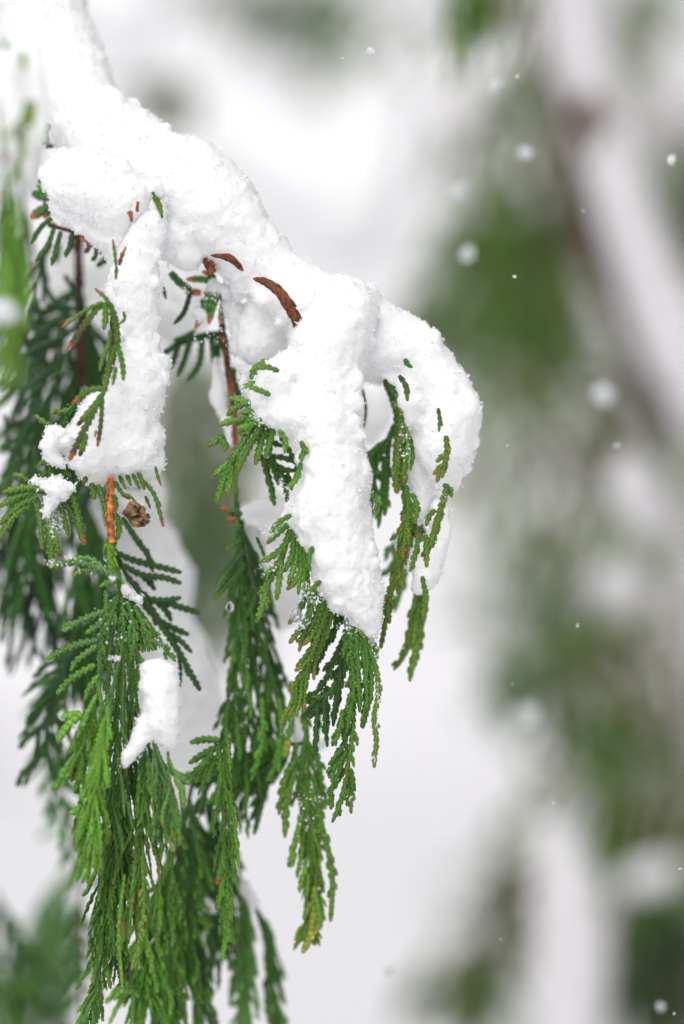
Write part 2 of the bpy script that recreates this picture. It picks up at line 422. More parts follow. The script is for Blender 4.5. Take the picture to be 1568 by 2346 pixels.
# ------------------------------------------------------------------ background boughs, far out of focus
def strands(b, x, y, rx, ry, d, n, L, lean, spread, c, w=7, depth=150):
    for _ in range(n):
        a = random.uniform(0, 6.28); q = random.random() ** .55
        px, py = x + math.cos(a) * rx * q, y + math.sin(a) * ry * q
        th = R(lean + random.gauss(0, spread)); l = L * random.uniform(.5, 1.4)
        z = random.uniform(-depth, depth)
        col = np.array(G[random.choice(c)] if isinstance(c, (list, tuple)) else G[c]) * random.uniform(.6, 1.4)
        e = (px + math.sin(th) * l, py + math.cos(th) * l)
        m = ((px + e[0]) / 2 + random.gauss(0, l * .08), (py + e[1]) / 2)
        leafy(b, [(px, py, z), (m[0], m[1], z), (e[0], e[1], z + random.uniform(-20, 20))], d, w * random.uniform(.7, 1.4), col, None, 0, tilt=random.uniform(-1, 1))

def fill(b, x, y, rx, ry, d, alpha, c, L=110, lean=0, spread=14, w=7, depth=150):
    spread *= 2
    n = int(-math.log(1 - min(alpha, .985)) * math.pi * rx * ry / (L * 2 * w * .50)) + 1
    strands(b, x, y - L * .45, rx, ry, d, n, L, lean, spread, c, w, depth)

def bough(label, d, stempts, w0, w1, clumps, stemcol='darkbark', group=None, cat='branch'):
    t = thing('cedar_bough', PT(*stempts[0][:2], 0, d), label, cat, group)
    stem(t, stempts, d, w0, w1, G[stemcol], flake=False)
    for cl in clumps:
        b = Buf(); fill(b, *cl[:4], d, *cl[4:]); f = b.build('foliage', LEAFFAR, t); f['kind'] = 'stuff'
    return t

FG = ['dark', 'mid', 'olive', 'mist', 'dark']; BR = ['mist', 'olive', 'taupe', 'dark', 'brown']; PALE = ['mist', 'taupe', 'rime', 'rime', 'olive']
bgrp = 'blurred cedar boughs behind the main branch'
# (x, y, rx, ry, n, L, lean, spread, colours[, w])
bough('dark green bough blurred behind the gap left of the centre snow column', 2.0, [(380, 700), (450, 1000), (500, 1500)], 10, 5,
      [(455, 1020, 140, 170, .80, ['mist', 'mist', 'grey', 'taupe']), (460, 1330, 140, 210, .86, ['dark', 'mist', 'grey', 'mist'])], group=bgrp)
bough('green bough hanging in from the top edge right of the snowflake', 1.55, [(1080, -120), (1090, 40), (1075, 180)], 5, 2,
      [(1070, 40, 55, 90, .85, ['dark', 'mid', 'mid', 'olive'], 90, -4, 8, 4), (1160, 20, 80, 70, .7, BR, 80, -4, 8, 4), (1040, 150, 26, 60, .35, ['olive', 'taupe'], 80, -4, 6, 3.5)], group=bgrp)
bough('big brown and green bough blurred between the flakes at upper right', 2.1, [(1240, 60), (1290, 420), (1310, 650), (1450, 1000)], 12, 10,
      [(1200, 200, 80, 90, .55, BR), (1190, 400, 110, 130, .5, ['olive', 'taupe', 'mist', 'dark']), (1130, 560, 130, 140, .72, ['mist', 'mid', 'olive']),
       (1120, 730, 190, 160, .80, ['mid', 'mist', 'grey', 'mist', 'olive', 'taupe']), (1290, 760, 110, 150, .5, ['mid', 'mist', 'olive', 'dark', 'taupe']), (1180, 770, 90, 80, .4, ['mid', 'dark']), (1270, 640, 80, 150, .62, ['mist', 'taupe', 'dark', 'olive'], 120, 8), (1110, 930, 150, 90, .5, ['olive', 'mid', 'taupe'], 110, 0), (1090, 1120, 130, 110, .32, ['olive', 'mist', 'taupe']), (1430, 1060, 120, 60, .4, ['taupe', 'brown', 'mist']), (1060, 320, 90, 160, .2, ['mist', 'taupe']), (1230, 960, 170, 80, .3, ['olive', 'taupe']), (1300, 900, 120, 90, .5, ['olive', 'taupe', 'mist'], 120, 20), (1300, 520, 24, 230, .75, ['brown', 'taupe', 'darkbark'], 110, 14, 6), (1440, 860, 30, 150, .75, ['brown', 'taupe', 'darkbark'], 110, 25, 6)], group=bgrp)
bough('olive bough blurred down the right side below the leaning snowy bough', 2.1, [(1400, 900), (1330, 1200), (1330, 1500), (1400, 1900)], 10, 8,
      [(1280, 1060, 180, 90, .35, ['olive', 'taupe', 'mist']), (1200, 1330, 90, 120, .42, FG), (1330, 1230, 120, 90, .32, ['olive', 'taupe', 'mist']), (1300, 1330, 60, 80, .4, BR),
       (1320, 1480, 130, 80, .8, ['olive', 'dark', 'mid', 'taupe']), (1200, 1590, 90, 90, .72, FG), (1460, 1480, 100, 90, .35, ['brown', 'taupe', 'olive']), (1370, 1610, 110, 70, .15, BR), (1120, 1500, 90, 90, .22, ['mist', 'olive'])], group=bgrp)
bough('green bough hanging blurred at lower right above the white bough', 2.0, [(1400, 1560), (1390, 1750), (1370, 1990)], 8, 4,
      [(1400, 1750, 70, 160, .74, ['dark', 'mid', 'olive', 'dark']), (1280, 1740, 100, 140, .45, BR), (1390, 1930, 50, 70, .62, FG, 100, 4, 10), (1510, 1700, 90, 220, .2, ['taupe', 'mist', 'brown'])], group=bgrp)
bough('brown bough blurred at the foot right of the pale gap', 2.0, [(1290, 1850), (1190, 2060), (1080, 2300)], 8, 6,
      [(1170, 2110, 60, 130, .74, ['brown', 'taupe', 'taupe', 'dark'], 110, -25, 14), (1090, 2290, 90, 90, .85, BR, 110, -25, 14), (1200, 1960, 60, 110, .42, BR, 100, -25, 12), (1000, 2290, 70, 80, .35, BR, 100, -25, 12)], group=bgrp)
bough('darkest green bough in the bottom right corner', 2.0, [(1640, 1900), (1560, 2150), (1500, 2380)], 14, 8,
      [(1520, 2260, 100, 130, .97, ['dark', 'blue', 'blue', 'brown'], 120, -10, 16), (1560, 2080, 60, 80, .8, FG, 110, -10, 16), (1480, 1930, 120, 70, .5, BR), (1450, 2060, 70, 80, .5, BR)], group=bgrp)
bough('grey green bough far behind the top edge left of centre', 2.6, [(420, -60), (640, 20), (860, 10)], 10, 6,
      [(670, 30, 150, 90, .66, ['dark', 'mist', 'dark', 'mid'], 90), (740, 110, 90, 80, .4, FG, 80), (500, 30, 110, 80, .3, BR, 80), (890, 50, 110, 110, .28, BR, 80), (780, 200, 120, 60, .12, BR, 80)], group=bgrp)
bough('thin dark twigs far behind the notch in the snow ridge', 2.2, [(300, 180), (370, 260), (450, 300)], 8, 3,
      [(375, 250, 80, 60, .8, ['dark', 'taupe', 'mist'], 60, 20, 20)], group=bgrp)
bough('sparse bough far behind the top right corner', 2.4, [(1480, -60), (1540, 200), (1600, 560)], 10, 6,
      [(1510, 50, 90, 100, .5, FG, 100), (1560, 480, 60, 150, .85, BR, 110, 15, 16), (1480, 250, 90, 110, .5, BR), (1440, 150, 50, 150, .5, BR)], group=bgrp)
bough('wide pale brown haze of twigs at the right edge behind the others', 2.9, [(1640, 900), (1560, 1300), (1500, 1900)], 10, 8,
      [(1480, 1150, 160, 250, .45, ['taupe', 'mist', 'olive'], 130), (1500, 1600, 140, 280, .38, ['taupe', 'mist', 'brown'], 130), (1110, 1200, 140, 220, .22, ['mist', 'olive'], 130), (1200, 500, 160, 400, .35, ['mist', 'olive', 'taupe'], 130), (1300, 1400, 160, 300, .2, ['mist', 'olive', 'taupe'], 130), (1500, 2000, 120, 160, .5, ['taupe', 'mist'], 130)], group=bgrp)

# ---- snowy conifers standing on the slope: trunk, drooping boughs with foliage, snow on top
def conifer(label, x, y, H, r0, nb, seed):
    rs = np.random.RandomState(seed); t = thing('conifer', (x, y, 0), label, 'tree', 'snowy conifers standing behind')
    b = Buf(); z = np.linspace(0, H, 14); loft(b, np.stack([x + 0 * z, y + 0 * z, z], 1), .07 * (1 - z / H * .9), .07 * (1 - z / H * .9), np.array([0., -1, 0]), np.tile(np.array(G['darkbark']), (14, 1)), 8)
    b.build('trunk', BARK, t, loc=(x, y, 0)); fo = Buf(); sn = Buf(); br = Buf()
    for i in range(nb):
        h = .25 + (H - .3) * rs.rand(); rad = r0 * (1 - h / H) ** .8 * rs.uniform(.7, 1.15); a = rs.uniform(0, 6.28)
        dr = np.array([math.cos(a), math.sin(a), 0]); u = np.linspace(0, 1, 7)[:, None]
        P = np.array([x, y, h]) + dr * rad * u + np.array([0, 0, 1]) * (.12 * u - .45 * u ** 2) * rad
        rr = .010 * (1 - .8 * u[:, 0]); loft(br, P, rr, rr, np.array([0., -1, .1]), np.tile(np.array(G['brown']), (7, 1)), 4)
        for _ in range(34):
            k = rs.uniform(.15, 1); q = np.array([x, y, h]) + dr * rad * k + np.array([0, 0, (.12 * k - .45 * k * k) * rad]); sd = np.cross(dr, [0, 0, 1]) * rs.uniform(-.5, .5) * .5 * rad * (.4 + k * .6) ; q = q + sd * .5
            e = q + dr * rs.uniform(.02, .10) + sd * .35 + np.array([0, 0, -rs.uniform(.06, .2)]); m = (q + e) / 2 + np.array([0, 0, .015])
            c = np.array(G[rs.choice(['olive', 'mist', 'mid', 'taupe'])]) * rs.uniform(.6, 1.3); w = rs.uniform(.006, .013)
            loft(fo, np.array([q, m, e]), np.array([w * .5, w, w * .2]), np.array([w * .3, w * .4, w * .1]), np.array([0., -1, .1]), np.tile(c, (3, 1)), 4)
        for _ in range(1):
            k = rs.uniform(.2, .95); q = np.array([x, y, h]) + dr * rad * k + np.array([0, 0, (.12 * k - .45 * k * k) * rad + .015])
            e = q + dr * rad * .22 + np.array([0, 0, -.06 * k]); w = rs.uniform(.025, .06)
            loft(sn, np.array([q, (q * 2 + e) / 3, (q + 2 * e) / 3, e]), np.array([.3 * w, w, w * .9, .2 * w]), np.array([.2 * w, .5 * w, .5 * w, .1 * w]), np.array([0., 0, 1.]), np.ones((4, 3)), 6)
    br.build('branch', BARK, t, loc=(x, y, 0))['kind'] = 'stuff'; fo.build('foliage', LEAFFAR, t, loc=(x, y, 0))['kind'] = 'stuff'; sn.build('snow_load', SHADESNOW, t, loc=(x, y, 0))['kind'] = 'stuff'
conifer('broad blurred conifer filling the right side far behind', 1.35, 6.5, 4.6, 1.35, 150, 3)
conifer('second conifer farther back at the right edge', 2.6, 9.5, 5.2, 1.6, 130, 5)

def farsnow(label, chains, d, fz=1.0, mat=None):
    return snow('snow_load', label, chains, d, 'snow', 'snow lying on the blurred boughs behind', voxel=2.2, sm=6, noises=((14, 4, 'CLOUDS'), (5, 2, 'CLOUDS')), crumbs=0, flatz=fz, mat=mat or SHADESNOW)
tb = thing('cedar_bough', PT(1260, 60, 0, 1.86), 'blurred dark brown branch under the long snow load leaning down the right edge', 'branch', bgrp)
stem(tb, [(1225, -80, 0), (1262, 100, 0), (1292, 300, 0), (1326, 440, 0), (1374, 600, 0), (1456, 780, 0), (1550, 980, 0)], 1.86, 30, 40, (0.075, 0.052, 0.040), flake=False)
b = Buf(); strands(b, 1345, 250, 30, 50, 1.78, 40, 60, 10, 20, ['brown', 'taupe'], 6, 40); b.build('foliage', LEAFFAR, tb)['kind'] = 'stuff'
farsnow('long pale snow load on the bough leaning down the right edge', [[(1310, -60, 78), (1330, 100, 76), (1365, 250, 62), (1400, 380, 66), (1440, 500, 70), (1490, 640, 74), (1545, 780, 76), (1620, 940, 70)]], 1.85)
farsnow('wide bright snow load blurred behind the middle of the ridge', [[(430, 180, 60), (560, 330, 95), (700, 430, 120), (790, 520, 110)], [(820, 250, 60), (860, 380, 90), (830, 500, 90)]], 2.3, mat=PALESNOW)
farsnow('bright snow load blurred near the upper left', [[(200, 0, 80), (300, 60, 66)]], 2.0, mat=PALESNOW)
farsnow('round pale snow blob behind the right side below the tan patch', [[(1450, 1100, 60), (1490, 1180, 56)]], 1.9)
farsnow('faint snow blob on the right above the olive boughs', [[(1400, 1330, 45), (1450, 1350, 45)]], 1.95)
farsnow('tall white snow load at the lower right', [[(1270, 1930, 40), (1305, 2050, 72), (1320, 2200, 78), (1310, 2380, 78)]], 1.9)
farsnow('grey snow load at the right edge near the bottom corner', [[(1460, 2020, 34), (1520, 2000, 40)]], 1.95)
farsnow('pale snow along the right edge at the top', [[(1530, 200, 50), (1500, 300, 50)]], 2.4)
#@@SNOW
# ------------------------------------------------------------------ the snow in and near focus
snow('snow_ridge', 'long smooth snow ridge arching from the upper left to the round right shoulder', [
    [(10, -60, 160, 320), (96, 80, 120, 280), (130, 190, 122, 220), (205, 280, 84, 150), (290, 335, 92, 80), (350, 395, 100, 70), (430, 425, 110, 60), (485, 480, 108, 50), (545, 550, 84, 45),
     (625, 632, 70, 40), (700, 690, 84, 30), (780, 750, 100, 25), (865, 785, 90, 30), (925, 805, 75, 30), (975, 842, 66, 25), (1012, 890, 64, 15), (1037, 955, 66, 10), (1020, 1025, 64, 10), (1015, 1075, 44, 10), (1022, 1115, 18, 5)],
    [(930, 880, 30, -5), (940, 925, 30, -12), (938, 962, 18, -12)],
    [(970, 960, 52, 35), (966, 1050, 40, 40), (970, 1130, 32, 40), (960, 1180, 22, 40)],
    [(400, 530, 60, 30), (430, 580, 40, 20)], [(620, 720, 60, 75), (600, 780, 55, 80)]], 1.212, noises=((10, 2.0, 'CLOUDS'), (3.6, 1.2, 'CLOUDS'), (0.9, 0.45, 'CLOUDS')), voxel=0.6, rag=.45, sm=11, crumbs=.4)
snow('snow_column', 'thick white column of snow hanging down the centre frond', [
    [(790, 715, 78, 45), (757, 785, 86, 26), (740, 860, 80, 10), (738, 950, 82, 0), (756, 1020, 76, 0), (765, 1090, 80, -5), (757, 1160, 86, -5), (776, 1240, 78, -5), (794, 1310, 76, 0), (828, 1370, 50, 0), (846, 1420, 26, 0), (854, 1450, 12, 0)],
    [(690, 850, 55, 5), (640, 870, 48, 5), (618, 915, 42, 0), (665, 955, 44, 0)], [(700, 1180, 44, 0), (668, 1190, 20, 0)], [(748, 1320, 34, -4), (760, 1340, 20, -6)]], 1.198)
snow('snow_lump', 'rounded snow lump at the left just under the ridge', [
    [(152, 402, 52, 0), (205, 425, 86, 0), (275, 470, 88, 0), (320, 480, 60, 0)], [(148, 470, 32, 0), (200, 500, 38, 0), (280, 545, 48, 0), (262, 580, 18, 0)]], 1.207)
snow('snow_column', 'tall narrow snow column on the left sprig widening to a ragged foot', [
    [(325, 455, 44, 40), (340, 485, 42, 22), (334, 530, 46, 10), (316, 590, 48, 4), (306, 650, 54, 0), (312, 720, 46, 0), (320, 775, 38, 0), (325, 845, 54, 0), (308, 905, 66, 0), (288, 965, 74, 0), (255, 1025, 68, 0), (215, 1060, 44, 0), (225, 1090, 22, 0)],
    [(295, 500, 26, 0), (285, 545, 18, 0)], [(268, 640, 18, -2), (262, 672, 16, -2), (282, 715, 20, -2)], [(365, 830, 22, 0), (372, 845, 12, 0)], [(350, 660, 20, 0)], [(300, 1030, 70, 0), (330, 1050, 45, 0)], [(250, 950, 60, 0), (225, 990, 62, 0), (195, 1010, 46, 0), (165, 1000, 22, 0)], [(215, 1045, 52, -3), (180, 1040, 26, -3)], [(330, 1000, 46, 0), (322, 1060, 36, 0)]], 1.202, crumbs=.5)
snow('snow_patch', 'small ragged snow patch on the sprays left of the wide snow foot', [[(128, 1000, 22), (118, 1040, 16), (140, 1060, 10)], [(150, 1010, 16)]], 1.197, voxel=.4, sm=3, crumbs=.7)
snow('snow_patch', 'small crystalline snow patch on the green spray at the far left', [[(85, 1105, 8), (110, 1112, 15), (135, 1122, 24), (150, 1118, 16)], [(118, 1150, 14), (105, 1180, 7)]], 1.195, voxel=.4, sm=3, crumbs=.8)
snow('snow_patch', 'grey crystalline snow patch sitting on the little brown cone', [[(285, 1140, 22), (300, 1155, 32), (325, 1150, 26), (335, 1125, 16)]], 1.203, voxel=.4, sm=3, crumbs=.7)
snow('snow_patch', 'tall snow patch with a flat right side on the big lower frond', [
    [(370, 1548, 36), (374, 1600, 38), (370, 1650, 40), (388, 1690, 22)], [(342, 1545, 16), (336, 1530, 12)], [(350, 1655, 28), (322, 1690, 18), (300, 1725, 12), (286, 1748, 8)]], 1.184, voxel=.45, sm=6, crumbs=.3)
snow('snow_patch', 'tiny star of snow crystals on the right shoulder of the big lower frond', [[(292, 1352, 7), (306, 1366, 10), (318, 1376, 7)]], 1.196, voxel=.35, sm=2, crumbs=1.0)
snow('snow_patch', 'frosty snow among the small sprays between the two columns', [[(530, 690, 14), (545, 720, 24), (560, 765, 26), (545, 800, 16)], [(585, 745, 18), (590, 790, 12)]], 1.226, voxel=.5, sm=3, crumbs=.6)
snow('snow_patch', 'little snow caps on the orange tipped sprays right of the left column', [[(492, 655, 12), (520, 668, 14)], [(452, 716, 9), (462, 722, 8)], [(545, 830, 10), (572, 850, 12), (560, 880, 8)]], 1.222, voxel=.45, sm=3, crumbs=.7)
snow('snow_patch', 'narrow blurred snow strip beside the brown stem in the middle', [[(500, 830, 8), (503, 875, 14), (502, 915, 18), (512, 945, 12), (530, 985, 12), (533, 1008, 12)]], 1.236, voxel=.6, crumbs=0)
snow('snow_patch', 'smooth snow pad blurred behind the sprays left of the centre column', [[(560, 1185, 14), (600, 1178, 38), (645, 1180, 40), (650, 1250, 44), (655, 1330, 40), (650, 1420, 26)]], 1.262, voxel=.9, noises=((9, 3, 'CLOUDS'), (4, 3, 'CLOUDS'), (1.5, 1.2, 'CLOUDS')), crumbs=.3)
snow('snow_patch', 'snow pad behind the right hanging frond below the shoulder', [[(1010, 1165, 18), (1012, 1210, 24), (1000, 1260, 26), (980, 1310, 28), (962, 1345, 16)], [(930, 1240, 24), (945, 1290, 18)]], 1.213, voxel=.6, crumbs=.3)
snow('snow_patch', 'blurred snow tuft below the tips left of the centre fronds', [[(690, 1650, 14), (685, 1690, 16), (700, 1730, 14), (745, 1700, 10)]], 1.25, voxel=.7, crumbs=0)
snow('snow_patch', 'blurred snow ball between the lower strands', [[(450, 2050, 16), (470, 2075, 18), (500, 2080, 12)]], 1.25, voxel=.7, crumbs=0)
snow('snow_patch', 'small blurred snow ball right of the long narrow frond', [[(565, 2030, 12), (582, 2070, 14)]], 1.26, voxel=.7, crumbs=0)
snow('snow_bank', 'large smooth snow bank blurred behind the left fronds', [
    [(250, 1090, 100), (300, 1130, 75), (300, 1220, 75), (350, 1325, 92), (340, 1420, 92), (390, 1550, 105), (420, 1660, 95), (410, 1770, 70)]], 1.31, voxel=1.2, noises=((14, 4, 'CLOUDS'), (4, 3, 'CLOUDS'), (1.5, 1.2, 'CLOUDS')), crumbs=.3)
snow('snow_bank', 'upright snow bank blurred behind the brown stem at the left', [
    [(120, 560, 70), (150, 650, 80), (240, 640, 60), (260, 720, 70), (120, 720, 50)]], 1.32, voxel=1.2, noises=((14, 4, 'CLOUDS'), (4, 3, 'CLOUDS'), (1.5, 1.2, 'CLOUDS')), crumbs=.3)
snow('snow_bank', 'soft snow mass filling the upper left corner behind the front streaks', [[(0, 20, 120), (10, 180, 110), (10, 320, 90), (20, 420, 60)]], 1.33, voxel=1.2, noises=((14, 4, 'CLOUDS'), (4, 3, 'CLOUDS'), (1.5, 1.2, 'CLOUDS')), crumbs=.3)
snow('snow_bank', 'soft snow lying behind the small sprays under the ridge', [
    [(430, 640, 60), (420, 730, 60), (420, 770, 40)], [(390, 650, 40), (370, 740, 40)]], 1.30, voxel=1.2, noises=((14, 4, 'CLOUDS'), (4, 3, 'CLOUDS'), (1.5, 1.2, 'CLOUDS')), crumbs=.3)
snow('snow_bank', 'blurred snow seen through the hollow of the right shoulder', [
    [(865, 900, 40), (862, 960, 36), (850, 1000, 20)]], 1.27, voxel=1.0, noises=((14, 2, 'CLOUDS'),), crumbs=0)
snow('snow_streaks', 'snow blurred in front at the upper left edge', [
    [(20, 150, 40), (40, 260, 36), (60, 360, 26), (66, 410, 10)], [(75, 120, 26), (92, 240, 20), (95, 320, 14)]], 1.10, voxel=.9, noises=((14, 2, 'CLOUDS'),), crumbs=0)
#@@FRONDS
# ------------------------------------------------------------------ main branch (centre and right)
mb = thing('cedar_branch', PT(470, 580, 60), 'arching cedar branch carrying the ridge and the centre and right fronds', 'branch')
stem(mb, c2([(1215, 85, 30), (1215, 160, 30), (1250, 230, 30)]), 1.21, 12, 8, G['darkbark'], col2=G['bark'])
stem(mb, c2([(1240, 125, -10), (1330, 135, -45), (1380, 165, -50), (1425, 215, -20)]), 1.205, 9, 9, G['bark2'], belly=True)
stem(mb, c2([(1490, 262, -20), (1560, 282, -50), (1640, 340, -62), (1700, 430, -66), (1735, 500, -60), (1735, 580, -30)]), 1.205, 12, 13, G['bark2'], belly=True)
stem(mb, c2([(900, 0, 60), (1150, 60, 40), (1340, 150, 20), (1560, 310, 20), (1720, 480, 20), (2000, 560, 40)]), 1.215, 9, 6, G['bark2'], flake=False)
f = stem(mb, cc([(1240, 100), (1040, 500), (900, 900), (820, 1100)]), 1.21, 5, 3, G['brown'], name='frond')
branchlets(f, cc, [
    [(1040, 160), (900, 180), (800, 265), (745, 375)], [(980, 395), (820, 420), (645, 465)], [(760, 660), (620, 620), (490, 590)],
    [(760, 640), (590, 690), (465, 800)], [(780, 720), (700, 760), (620, 765)], [(680, 835), (520, 865), (375, 910)], [(800, 710), (720, 830), (610, 985)],
    [(440, 1040), (330, 1100), (222, 1165)], [(380, 1050), (450, 1150), (418, 1225)], [(840, 880), (720, 1010), (600, 1200), (500, 1330), (285, 1525)],
    [(560, 1300), (480, 1420), (400, 1650), (345, 1825)], [(530, 1380), (505, 1580), (470, 1770)], [(880, 920), (740, 1140), (640, 1330), (580, 1470)],
    [(920, 920), (860, 1150), (800, 1380)], [(1020, 890), (980, 1080), (915, 1300)], [(760, 930), (700, 990), (600, 1020)], [(560, 880), (700, 870), (860, 900), (960, 900)],
    ([(1340, 1050), (1350, 1150), (1300, 1300)], dict(w=5))], 1.198, w=9, c='mid', c1='bright', tip='olive')
f = stem(mb, cc([(1000, 700), (960, 950), (950, 1150)]), 1.225, 4, 3, G['brown'], name='frond')
branchlets(f, cc, [
    ([(860, 1250), (950, 1480), (1030, 1860)], dict(subs=6, sublen=22)), ([(980, 1290), (1120, 1500), (1200, 1880)], dict(subs=4, sublen=18)), [(1040, 880), (1130, 1080), (1230, 1260), (1290, 1360)],
    [(1000, 1110), (1130, 1160)], [(960, 1280), (1120, 1290), (1290, 1350)], [(1290, 1300), (1290, 1600), (1240, 1820)], [(940, 780), (960, 1000), (980, 1280)],
    [(1170, 1480), (1230, 1620), (1280, 1500)], [(1060, 1400), (1180, 1440), (1290, 1440)], [(1100, 1500), (1200, 1560), (1250, 1700)], [(900, 1300), (1010, 1400), (1080, 1620)]], 1.214, w=7.5, c='dark', c1='mid')
# front centre fronds
f = stem(mb, c5([(700, 60), (620, 150), (590, 250), (560, 360), (500, 440)]), 1.203, 5, 3, G['olive'], name='frond')
branchlets(f, c5, [
    [(600, 150), (520, 210), (445, 285)], [(600, 190), (560, 300), (480, 370), (395, 412)], [(560, 360), (500, 440), (405, 515)],
    [(520, 420), (460, 540), (385, 625)], [(545, 390), (525, 560), (510, 665)], [(460, 530), (420, 680), (378, 815)], [(455, 590), (448, 660), (438, 725)],
    [(620, 190), (620, 340), (565, 475)], [(650, 230), (640, 400), (588, 560)], [(680, 240), (690, 400), (650, 520), (578, 595)],
    ([(665, 240), (672, 450), (655, 630)], dict(w=6)), ([(705, 240), (715, 450), (728, 620), (720, 690)], dict(w=6)), [(775, 180), (745, 240), (718, 285)], ([(690, 250), (700, 450), (690, 640)], dict(w=6))],
    1.197, w=8.2, c='mid', c1='bright', tip='olive')
f = stem(mb, c5([(800, 480), (810, 620), (780, 800), (740, 1000), (700, 1140), (640, 1300)]), 1.203, 5, 3, G['olive'], name='frond')
branchlets(f, c5, [
    [(720, 580), (680, 700), (590, 825)], [(830, 580), (780, 620), (750, 660)], [(770, 620), (720, 780), (595, 955)], [(830, 600), (780, 760), (720, 880), (642, 945)],
    [(850, 640), (780, 860), (690, 965)], [(890, 600), (840, 760), (780, 920), (730, 1060), (632, 1140)], [(790, 900), (700, 1140), (620, 1240), (595, 1275)],
    ([(745, 1070), (690, 1250), (600, 1380), (538, 1490)], dict(subs=7, sublen=22, w=7)), ([(725, 1090), (700, 1250), (695, 1410)], dict(subs=2, sublen=20, w=6)), ([(850, 620), (830, 850), (770, 1050), (760, 1200)], dict(w=6.5)),
    ([(880, 620), (870, 800), (800, 1000), (745, 1130)], dict(w=6.5)), ([(900, 560), (890, 700), (850, 880)], dict(w=7)), ([(720, 600), (730, 720), (690, 900), (660, 1010)], dict(w=7)), ([(740, 980), (700, 1050), (640, 1110)], dict(w=7)),
    ([(700, 1130), (650, 1200), (640, 1350), (590, 1440)], dict(w=6.5)), ([(680, 1200), (670, 1330), (640, 1440)], dict(w=6))],
    1.199, w=8.2, c='mid', c1='olive', tip='yellow')
f = stem(mb, c5([(940, 480), (950, 640), (975, 780), (1000, 880), (1015, 1000), (1030, 1200), (1000, 1400), (960, 1600)]), 1.206, 7, 5, G['dark'], name='frond')
branchlets(f, c5, [
    ([(960, 760), (880, 900), (800, 1050), (755, 1165)], dict(subs=5, sublen=34)), ([(980, 880), (900, 1050), (820, 1230), (695, 1355)], dict(subs=6, sublen=40)), ([(920, 620), (915, 720), (893, 835)], dict(w=5)),
    ([(1000, 960), (960, 1150), (900, 1310)], dict(subs=4, sublen=30)), ([(900, 1130), (915, 1230), (945, 1340)], dict(w=6, subs=2, sublen=20)), ([(840, 1290), (850, 1400), (855, 1545)], dict(w=6, subs=3, sublen=18)), ([(860, 1240), (790, 1340), (700, 1450)], dict(subs=3)),
    ([(990, 800), (960, 950), (940, 1100), (890, 1180)], dict(subs=3, sublen=30)), ([(950, 650), (930, 800), (870, 930)], dict(subs=2, sublen=30)), ([(940, 1120), (930, 1250), (890, 1500)], dict(subs=4, sublen=24))],
    1.206, w=7.5, c='dark', c1='mid', z=5)
branchlets(f, c5, [
    ([(950, 640), (975, 780), (1000, 900), (1015, 1050), (1030, 1250), (1000, 1420), (975, 1560)], dict(w=8.5, subs=16, sublen=42)),
    ([(1020, 750), (1080, 860), (1150, 930), (1190, 1060)], dict(subs=5, sublen=26)), ([(1030, 780), (1045, 900), (1060, 1200), (1070, 1400)], dict(subs=9, sublen=24)), ([(1050, 830), (1080, 950), (1110, 1200), (1118, 1375)], dict(subs=8, sublen=20)),
    ([(1080, 900), (1120, 1000), (1145, 1150), (1140, 1300), (1088, 1525)], dict(subs=8, sublen=22)), ([(1120, 960), (1180, 1130), (1192, 1300), (1165, 1450), (1180, 1600), (1170, 1700), (1165, 1790)], dict(w=7, c1='olive', tip='yellow', subs=6, sublen=16)),
    ([(1010, 800), (1025, 950), (1015, 1150), (990, 1250)], dict(subs=6, sublen=26)), ([(1060, 860), (1100, 930), (1120, 1080), (1115, 1180)], dict(subs=4, sublen=20)), ([(1040, 770), (1060, 850), (1090, 900)], dict(c='bright'))],
    1.199, w=6.8, c='mid', z=0)
branchlets(f, c63, [
    ([(1400, 60), (1405, 300), (1392, 550), (1355, 800), (1375, 950), (1385, 1135)], dict(subs=14, sublen=34, tip='olive', c1='olive')), ([(1400, 200), (1300, 450), (1236, 610)], dict(subs=5)), ([(1385, 430), (1290, 680), (1203, 840)], dict(subs=6)),
    ([(1350, 640), (1270, 760), (1208, 860)], dict(subs=3)), ([(1310, 760), (1232, 950), (1228, 1105)], dict(subs=5, tip='olive')), ([(1350, 850), (1300, 1050), (1236, 1205)], dict(subs=4)), ([(1330, 600), (1270, 680), (1205, 755)], dict(w=6)),
    ([(1310, 740), (1295, 890)], dict(w=6)), ([(1380, 780), (1400, 900), (1390, 980)], dict(w=7)), ([(1270, 100), (1200, 200), (1040, 275)], dict(c='dark', subs=5, z=8)), ([(1170, 260), (1185, 450), (1200, 615)], dict(c='dark', subs=4, sublen=20, w=6, z=8)),
    ([(1120, 280), (1110, 500), (1103, 685)], dict(c='dark', subs=5, sublen=20, w=6, z=8)), ([(1270, 200), (1255, 330), (1245, 455)], dict(c='dark', subs=3, sublen=20, w=6, z=8)), ([(1200, 220), (1120, 320), (1010, 390)], dict(c='dark', subs=4, z=8)),
    ([(1440, 0), (1452, 180), (1450, 345)], dict(w=6, subs=4, sublen=18)), ([(1495, 0), (1498, 250), (1463, 465)], dict(w=6, subs=5, sublen=18)), ([(1390, 300), (1340, 420), (1330, 560)], dict(subs=4, sublen=24)), ([(1320, 320), (1290, 480), (1250, 600)], dict(subs=4, sublen=24))],
    1.200, w=6.6, c='mid', sublen=28)
